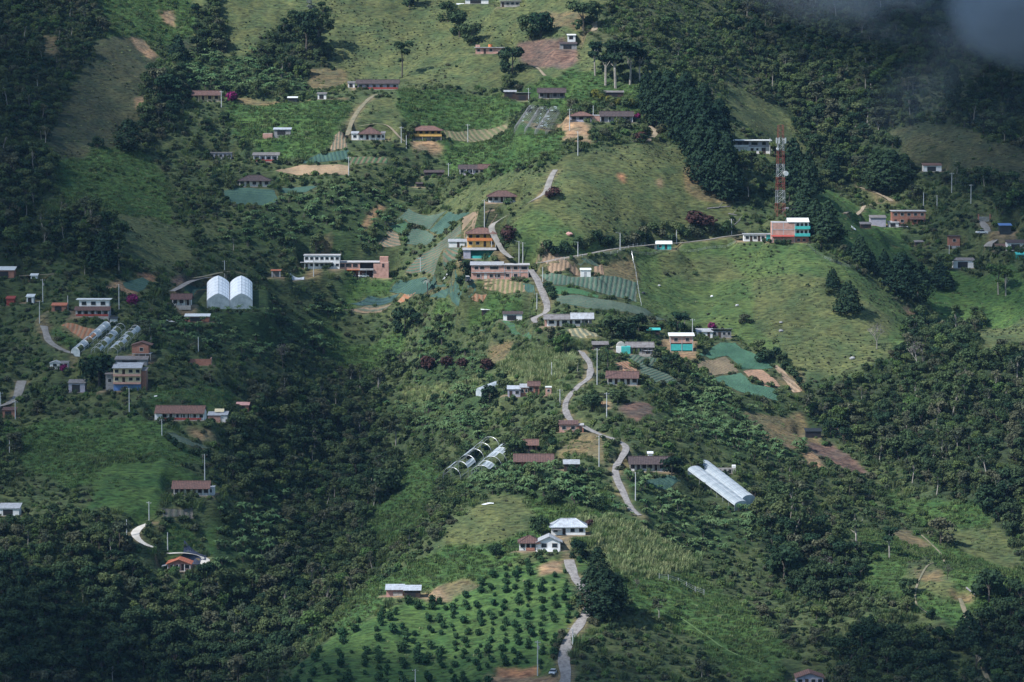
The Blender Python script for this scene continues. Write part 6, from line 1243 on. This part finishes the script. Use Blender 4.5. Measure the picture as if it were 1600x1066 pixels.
# ------------------------------------------------------------------ greenhouses: hoops and plastic
PL = bpy.data.materials.new('greenhouse_plastic'); PL.use_nodes = True; n = PL.node_tree.nodes; l = PL.node_tree.links; b = n['Principled BSDF']
tc = n.new('ShaderNodeTexCoord'); t = noise_node(n, l, .6, 5, tc.outputs['Object']); r = ramp(n, l, t.outputs[0], [(.3, (.40, .47, .52)), (.65, (.56, .62, .67))]); l.new(r.outputs[0], b.inputs['Base Color']); b.inputs['Roughness'].default_value = .45
tb = n.new('ShaderNodeBsdfTranslucent'); l.new(r.outputs[0], tb.inputs[0]); mxs = n.new('ShaderNodeMixShader'); mxs.inputs[0].default_value = .4; l.new(b.outputs[0], mxs.inputs[1]); l.new(tb.outputs[0], mxs.inputs[2]); l.new(mxs.outputs[0], n['Material Output'].inputs[0])
NET = bpy.data.materials.new('grey_netting'); NET.use_nodes = True; n = NET.node_tree.nodes; l = NET.node_tree.links; b = n['Principled BSDF']; b.inputs['Base Color'].default_value = (.42, .5, .5, 1); b.inputs['Roughness'].default_value = .7
tc = n.new('ShaderNodeTexCoord'); t = noise_node(n, l, .5, 4, tc.outputs['Object']); r = ramp(n, l, t.outputs[0], [(.42, (.05,) * 3), (.58, (.6,) * 3)]); l.new(r.outputs[0], b.inputs['Alpha'])
WP = M('white_greenhouse_sheet', (.86, .88, .89), .5, .12, .5, (.70, .74, .77))
def tunnel(name, a, c, wid, hgt, label, cover=1.0, step=2.5, point=0.0, group=None, mat=None, seed=1, ends=True, wall_h=1.6, cat='greenhouse'):
    """one bay of hoops between two points of the slope; cover is the share of its plastic left"""
    rg = random.Random(seed); A = at(*a); B_ = at(*c); d = B_ - A; Ln = float(np.hypot(*d)); ang = math.atan2(d[1], d[0]); za = float(hz(*A)); o = empty(name, (A[0], A[1], za), ang, label, cat, group)
    n_ = max(2, int(Ln / step)); dirv = d / Ln
    def prof(s, k=10):
        out = []
        for q in range(k + 1):
            t = math.pi * q / k; y = -math.cos(t) * wid / 2; z = wall_h + (hgt - wall_h) * (math.sin(t) * (1 - point) + point * (1 - abs(math.cos(t)) ** 1.25)) ; out.append((s, y, z))
        return [(s, -wid / 2, 0)] + out + [(s, wid / 2, 0)]
    hs = []
    for k in range(n_ + 1):
        s = Ln * k / n_; g = (float(hz(*B_)) - za) * k / n_; P = [(x, y, z + g) for x, y, z in prof(s)]; hs.append(P)
        b = MB()
        P2 = [(P[0][0], P[0][1], P[0][2] - .8)] + P + [(P[-1][0], P[-1][1], P[-1][2] - .8)]
        for u_, v_ in zip(P2[:-1], P2[1:]): b.bar(u_, v_, .07, 4)
        b.build('hoop', T['grey' if mat is NET else 'steel'], o)
    b = MB(); 
    for q in (1, 6, 11):
        for k in range(n_): b.bar(hs[k][q], hs[k + 1][q], .05, 4)
    b.build('rail', T['grey' if mat is NET else 'steel'], o)
    sh = MB()
    for k in range(n_):
        if cover > .95: span = range(1, 11)
        else:
            ln = int(round(10 * cover * rg.uniform(.2, 1.9))); q0 = rg.randint(1, max(1, 10 - ln)); span = range(q0, min(11, q0 + ln)); sh = MB()
        for q in span:
            p = [hs[k][q], hs[k + 1][q], hs[k + 1][q + 1], hs[k][q + 1]]
            mid = tuple(sum(v_[i] for v_ in p) / 4 - (rg.uniform(0, .35) if i == 2 and cover < .95 else 0) for i in range(3))
            e = [(v_[0], v_[1], v_[2] + .02) for v_ in p] + [(mid[0], mid[1], mid[2] - .10)]
            sh.add(e, [(0, 1, 4), (1, 2, 4), (2, 3, 4), (3, 0, 4)])
        if cover < .95 and sh.v: sh.build('torn_cover', mat or PL, o); sh = MB()
    if sh.v: sh.build('cover', mat or PL, o)
    if ends and cover > .5:
        for k, P in ((0, hs[0]), (n_, hs[-1])):
            e = MB(); x = -.05 if k == 0 else .05; e.add([(v_[0] + x, v_[1], v_[2]) for v_ in P], [tuple(range(len(P)))]); e.build('end_wall', T['plastic'], o)
    return o
tunnel('greenhouse', (341, 483), (341, 455), 8.6, 6.0, 'bright white two-peak greenhouse, its left bay', 1.0, 2.2, .6, 'bays of the white greenhouse', wall_h=3.0, seed=1, mat=WP)
tunnel('greenhouse', (377, 483), (377, 455), 8.6, 6.0, 'bright white two-peak greenhouse, its right bay', 1.0, 2.2, .6, 'bays of the white greenhouse', wall_h=3.0, seed=2, mat=WP)
tunnel('greenhouse', (118, 557), (166, 516), 4.2, 3.2, 'long torn grey tunnel left of the left terraces, beside the pale lane', .6, 2.4, seed=3, wall_h=1.4)
tunnel('greenhouse', (150, 556), (188, 519), 4.0, 3.2, 'middle torn tunnel of the left terraces, mostly bare hoops', .3, 2.4, seed=4, wall_h=1.4)
tunnel('greenhouse', (176, 556), (212, 521), 4.0, 3.0, 'right torn tunnel of the left terraces, only strips of plastic left', .22, 2.6, seed=5, wall_h=1.4)
tunnel('greenhouse', (1085, 742), (1158, 797), 5.9, 3.0, 'long whitish tunnel greenhouse, the lower left of the twin pair', 1.0, 2.6, seed=6, wall_h=1.8)
tunnel('greenhouse', (1099, 735), (1170, 790), 5.6, 3.5, 'long whitish tunnel greenhouse, the upper right of the twin pair', 1.0, 2.6, seed=7, wall_h=2.0)
tunnel('greenhouse', (706, 754), (766, 706), 7.6, 5.2, 'ruined greenhouse with bare hoops and torn sheet, left bay', .16, 3.6, seed=8, mat=PL, wall_h=2.2)
tunnel('greenhouse', (752, 752), (800, 710), 7.6, 5.4, 'ruined greenhouse with grey sheet left at its upper end, right bay', .28, 3.6, seed=9, mat=PL, wall_h=2.2)
tunnel('greenhouse', (812, 206), (832, 176), 4.5, 3.2, 'collapsed netting frame on the slope, left bay under the wooden sheds', .08, 3.2, seed=10, mat=NET, wall_h=1.4)
tunnel('greenhouse', (828, 210), (848, 178), 4.5, 3.2, 'collapsed netting frame on the slope, middle bay', .10, 3.2, seed=11, mat=NET, wall_h=1.4)
tunnel('greenhouse', (844, 212), (866, 178), 4.5, 3.2, 'collapsed netting frame on the slope, right bay with pale edge', .18, 3.2, seed=12, mat=NET, wall_h=1.4)
tunnel('greenhouse', (748, 619), (782, 606), 3.8, 3.0, 'short white tunnel greenhouse left of the jumbled house', 1.0, 2.2, seed=13, wall_h=1.2)

# ------------------------------------------------------------------ vehicles
PAINT = {k: M(k + '_car_paint', c, .3, .06, 2.0) for k, c in (('silver', (.50, .53, .56)), ('white', (.75, .76, .77)), ('black', (.03, .03, .035)))}
RUB = M('tyre_rubber', (.02, .02, .02), .9, .2, 3.0)
def extr(prof, hw, taper=0):
    n = len(prof); v = [(-hw + (taper if z > 1.0 else 0), y, z) for y, z in prof] + [(hw - (taper if z > 1.0 else 0), y, z) for y, z in prof]
    return MB().add(v, [tuple(range(n))[::-1], tuple(range(n, 2 * n))] + [(i, (i + 1) % n, n + (i + 1) % n, n + i) for i in range(n)])
def car(px, py, rz, paint, label, kind='car'):
    p = at(px, py); o = empty('parked_' + kind, (p[0], p[1], float(hz(*p)) + .02), rz, label, kind)
    if kind == 'car':
        prof = [(-2.05, .35), (-2.1, .75), (-1.9, .92), (-1.0, 1.02), (1.9, 1.0), (2.05, .8), (2.05, .35)]; cab = [(-1.05, 1.0), (-.45, 1.45), (1.1, 1.48), (1.75, 1.0)]
    else:
        prof = [(-2.4, .45), (-2.45, .95), (-2.2, 1.1), (-1.2, 1.18), (2.45, 1.15), (2.45, .45)]; cab = [(-1.25, 1.15), (-.75, 1.75), (.55, 1.78), (.7, 1.15)] if kind == 'pickup' else [(-1.25, 1.15), (-1.0, 1.9), (2.3, 1.95), (2.4, 1.15)]
    body = extr(prof, .86); body.build('body', PAINT[paint], o)
    extr(cab, .78, .08).build('cabin', T['glass'], o); rt = cab[1:3]
    MB().box(-.68, .68, rt[0][0] - .02, rt[1][0] + .02, max(rt[0][1], rt[1][1]) + .002, max(rt[0][1], rt[1][1]) + .06).build('roof', PAINT['white' if kind == 'jeep' else paint], o)
    for y in (-1.3, 1.3):
        for x in (-.86, .86):
            wd = MB().bar((x - .1, y, .34), (x + .1, y, .34), .34, 14).build('wheel', RUB, o); MB().bar((x - .115, y, .34), (x + .115, y, .34), .18, 10).build('rim', T['steel'], wd)
    for x in (-.62, .62): MB().box(x - .16, x + .16, prof[1][0] - .03, prof[1][0] + .05, .62, .78).build('headlight', T['white'], o)
    MB().box(-.8, .8, prof[1][0] - .06, prof[1][0] + .02, .38, .52).build('bumper', T['tankb'], o); MB().box(-.35, .35, prof[1][0] - .025, prof[1][0] + .03, .56, .7).build('grille', T['tankb'], o)
car(864, 1054, R(-12), 'silver', 'silver car parked beside the road at the bottom of the view')
car(568, 434, R(-70), 'white', 'white car parked before the open ground floor of the unfinished house')
car(556, 433, R(-85), 'white', 'second white car, half under the unfinished house')
car(731, 440, R(8), 'black', 'dark jeep with pale canvas roof at the left of the apartment house', 'jeep')
car(1534, 366, R(-75), 'white', 'white pickup on the concrete track in the shaded right slope', 'pickup')

# ------------------------------------------------------------------ small things lying and standing about
def rock(px, py, s, label, mat='white', name='boulder'):
    p = at(px, py); rg = np.random.default_rng(int(px * 7 + py)); b = MB(); V = []; F = []
    for i in range(5):
        for j in range(8):
            t, f_ = math.pi * (i + .5) / 5, 2 * math.pi * j / 8; r = s * rg.uniform(.8, 1.15); V.append((r * math.sin(t) * math.cos(f_), r * .8 * math.sin(t) * math.sin(f_), r * .6 * math.cos(t)))
    for i in range(4):
        for j in range(8): F.append((i * 8 + j, (i + 1) * 8 + j, (i + 1) * 8 + (j + 1) % 8, i * 8 + (j + 1) % 8))
    F += [tuple(range(8)), tuple(range(39, 31, -1))]; b.add(V, F); o = b.build(name, T[mat]); o.location = (p[0], p[1], float(hz(*p)) + s * .25); tag(o, label, 'rock')
rock(1112, 464, .7, 'small white boulder in the middle of the right pasture'); rock(1152, 478, .8, 'pale stone beside a low bush in the right pasture', 'slab'); rock(890, 367, 1.3, 'wide pinkish rock low on the knoll pasture', 'pink'); rock(1030, 447, .6, 'grey stone on the upper right pasture', 'slab'); rock(1332, 561, 1.1, 'grey boulder at the foot of the right pasture', 'slab'); rock(1220, 505, .8, 'dark grey boulder by the lone tree slope', 'grey'); rock(1220, 518, .9, 'lower dark grey boulder in the right pasture', 'grey'); rock(1005, 459, .9, 'dark stump-like rock at the fence of the right pasture', 'tankb')
def strip(px, py, wpx, dep, mat, label, name, cat, h=.12, rz=0):
    p = at(px, py); W = wpx * mpp(p); g = [(x, y) for y in np.linspace(0, dep, 4) for x in np.linspace(-W / 2, W / 2, 9)]; c_, s_ = math.cos(rz), math.sin(rz); V = []
    for x, y in g: X_, Y_ = p[0] + x * c_ - y * s_, p[1] + x * s_ + y * c_; V.append((X_, Y_, float(hz(X_, Y_)) + h + .1 * math.sin(x * 1.7 + y)))
    b = MB(); b.add([tuple(v_) for v_ in V] + [(v_[0], v_[1], v_[2] - .06) for v_ in V], [(r_ * 9 + k, r_ * 9 + k + 1, (r_ + 1) * 9 + k + 1, (r_ + 1) * 9 + k) for r_ in range(3) for k in range(8)] + [(36 + (r_ + 1) * 9 + k, 36 + (r_ + 1) * 9 + k + 1, 36 + r_ * 9 + k + 1, 36 + r_ * 9 + k) for r_ in range(3) for k in range(8)])
    o = b.build(name, T[mat]); tag(o, label, cat)
strip(762, 789, 19, 1.2, 'white_roof', 'narrow white sheet lying on the mound below the banana plants', 'plastic_sheet', 'sheet', .25)
strip(303, 883, 36, 6, 'tarp', 'blue-black tarpaulin spread on the bank behind the orange-roofed cottage', 'tarpaulin', 'tarpaulin', .3)
strip(700, 430, 18, 1.6, 'zinc', 'pale sheet lying beside the bank left of the apartment house', 'metal_sheet', 'sheet', .4)
strip(462, 439, 26, 2.2, 'blue_zinc', 'bluish sheet lying on the slope below the pale two-storey house', 'metal_sheet', 'sheet', .3)
strip(268, 504, 18, 1.5, 'white_roof', 'small white sheet among bushes left of the low white-edged roof', 'plastic_sheet', 'sheet', .3)
strip(243, 621, 5, 1.0, 'white_roof', 'tiny white scrap on the grass right of the stacked house', 'plastic_sheet', 'sheet', .3)
strip(1334, 360, 7, 1.5, 'white_roof', 'crumpled white sack left of the grey sheds', 'sack', 'sack', .5)
strip(1408, 356, 22, 2, 'zinc', 'pale tarpaulins lying before the red brick house on the right slope', 'tarpaulin', 'tarpaulin', .5)
def logs(px, py, dx, dy, r, label):
    A, B_ = at(px, py), at(px + dx, py + dy); b = MB().bar((A[0], A[1], float(hz(*A)) + .3), (B_[0], B_[1], float(hz(*B_)) + .4), r, 6, r * .5)
    m_ = (A + B_) / 2; b.bar((m_[0], m_[1], float(hz(*m_)) + .4), (m_[0] + 1.5, m_[1] - .5, float(hz(*m_)) + 2.4), r * .5, 5, .05); o = b.build('fallen_log', DEADBARK); tag(o, label, 'log')
logs(1105, 327, 36, -3, .25, 'long fallen grey trunk at the top right of the knoll pasture'); logs(1138, 335, 14, 3, .2, 'bleached branch lying left of the brick house under the mast'); logs(1148, 352, 12, -10, .18, 'second bleached branch left of the brick house'); logs(1510, 920, 14, 12, .3, 'pale dead trunk in the lower right meadow')
# field fence
def fence(P, step, h, label, wires=3, mat='wood'):
    L = smooth_line([at(*p) for p in P], step); z = hz(L[:, 0], L[:, 1]); o = empty('pasture_fence', (L[0][0], L[0][1], float(z[0])), 0, label, 'fence'); q0 = Vector((L[0][0], L[0][1], float(z[0]))); prev = None
    for p, zz in zip(L, z):
        v = Vector((p[0], p[1], float(zz))) - q0; MB().bar(v - Vector((0, 0, .3)), v + Vector((0, 0, h)), .07, 5).build('post', T[mat], o); prev = v
    b = MB(); pts = [Vector((p[0], p[1], float(zz))) - q0 for p, zz in zip(L, z)]
    for a_, c_ in zip(pts[:-1], pts[1:]):
        for k in range(wires): b.bar(a_ + Vector((0, 0, h * (.3 + .3 * k))), c_ + Vector((0, 0, h * (.3 + .3 * k))), .02, 3)
    b.build('wires', T['steel'], o)
fence([(987, 398), (992, 420), (996, 445), (1002, 478)], 3.0, 1.5, 'post and wire fence between the teal field and the right pasture', mat='pole')
fence([(855, 412), (910, 402), (975, 391), (1020, 386)], 3.0, 1.2, 'fence along the lower side of the ridge road', mat='pole')
fence([(1262, 384), (1300, 410), (1345, 425), (1390, 440)], 3.5, 1.3, 'fence down the spur right of the green balcony house')
fence([(985, 395), (1060, 392), (1150, 380)], 3.5, 1.2, 'fence under the ridge road at the top of the right pasture')
fence([(1030, 905), (1060, 912), (1100, 930)], 2.4, 1.8, 'pale picket fence below the cane stand', mat='pole')
# gate at the end of the concrete track
p = at(1538, 347); o = empty('gate', (p[0], p[1], float(hz(*p))), 0, 'grey slatted gate between two brick piers at the head of the concrete track', 'gate')
for x in (-2.6, 2.1): MB().box(x, x + .5, 0, .5, -.8, 3.2).build('pier', T['brick_red'], o)
b = MB()
for k in range(11): b.box(-2.05 + k * .38, -1.85 + k * .38, .1, .16, .1, 2.2)
b.box(-2.08, 2.08, .17, .22, .3, .42).box(-2.08, 2.08, .17, .22, 1.8, 1.92).build('gate_leaf', T['zinc'], o)

# ------------------------------------------------------------------ the air: thin even haze, and a wisp of mist at the upper right
hb = MB().box(-5800, 5800, -3900, 7400, -420, 560).build('haze', None); hb['kind'] = 'stuff'; hb['label'] = 'thin bluish air over the whole valley'; hb['category'] = 'haze'
m = bpy.data.materials.new('haze_air'); m.use_nodes = True; n = m.node_tree.nodes; n.clear(); v = n.new('ShaderNodeVolumePrincipled'); v.inputs['Color'].default_value = (.30, .58, 1.0, 1); v.inputs['Density'].default_value = .00002; v.inputs['Anisotropy'].default_value = 0.0
out = n.new('ShaderNodeOutputMaterial'); m.node_tree.links.new(v.outputs[0], out.inputs['Volume']); hb.data.materials.append(m)
def mist(px, py, dist, rx, ry, rz, dens, seed, thr=.45, rz_=0):
    d = pray(px, py); c = d / d[1] * dist; me = bpy.data.meshes.new('mist'); V = []; F = []; nu, nv = 32, 16
    for i in range(nv + 1):
        for j in range(nu):
            t, f = math.pi * i / nv, 2 * math.pi * j / nu; V.append((math.sin(t) * math.cos(f) * rx, math.sin(t) * math.sin(f) * ry, math.cos(t) * rz))
    for i in range(nv):
        for j in range(nu): F.append((i * nu + j, (i + 1) * nu + j, (i + 1) * nu + (j + 1) % nu, i * nu + (j + 1) % nu))
    me.from_pydata(V, [], F); me.update(); o = bpy.data.objects.new('mist', me); C.objects.link(o); o.location = c; o.rotation_euler = (0, rz_, 0)
    o['kind'] = 'stuff'; o['label'] = 'grey wisp of mist hanging over the upper right slope'; o['category'] = 'mist'
    m = bpy.data.materials.new('mist_vapour'); m.use_nodes = True; n = m.node_tree.nodes; l = m.node_tree.links; n.clear(); v = n.new('ShaderNodeVolumePrincipled'); v.inputs['Color'].default_value = (.78, .89, 1, 1)
    out = n.new('ShaderNodeOutputMaterial'); l.new(v.outputs[0], out.inputs['Volume']); tc = n.new('ShaderNodeTexCoord')
    mp = n.new('ShaderNodeMapping'); mp.inputs['Scale'].default_value = (1 / rx, 1 / ry, 1 / rz); l.new(tc.outputs['Object'], mp.inputs[0])
    ln = n.new('ShaderNodeVectorMath'); ln.operation = 'LENGTH'; l.new(mp.outputs[0], ln.inputs[0])
    mr = n.new('ShaderNodeMapRange'); mr.inputs[1].default_value = 1.0; mr.inputs[2].default_value = .1; mr.inputs[3].default_value = 0; mr.inputs[4].default_value = 1; l.new(ln.outputs['Value'], mr.inputs[0])
    m2 = n.new('ShaderNodeMapping'); m2.inputs['Location'].default_value = (seed * 3.1, seed, 0); m2.inputs['Scale'].default_value = (.018, .018, .03); l.new(tc.outputs['Object'], m2.inputs[0])
    nz = noise_node(n, l, 1.0, 5, m2.outputs[0], .6); r2 = n.new('ShaderNodeMapRange'); r2.inputs[1].default_value = thr; r2.inputs[2].default_value = thr + .2; l.new(nz.outputs[0], r2.inputs[0])
    mu = n.new('ShaderNodeMath'); mu.operation = 'MULTIPLY'; l.new(mr.outputs[0], mu.inputs[0]); l.new(r2.outputs[0], mu.inputs[1])
    m3 = n.new('ShaderNodeMath'); m3.operation = 'MULTIPLY'; m3.inputs[1].default_value = dens; l.new(mu.outputs[0], m3.inputs[0]); l.new(m3.outputs[0], v.inputs['Density']); me.materials.append(m)
mist(1625, -4, 1530, 42, 40, 34, .13, 1, .34)
mist(1440, 14, 1520, 100, 30, 20, .016, 2, .44, R(10))
mist(1540, 120, 1500, 60, 25, 24, .007, 3, .44, R(-20))
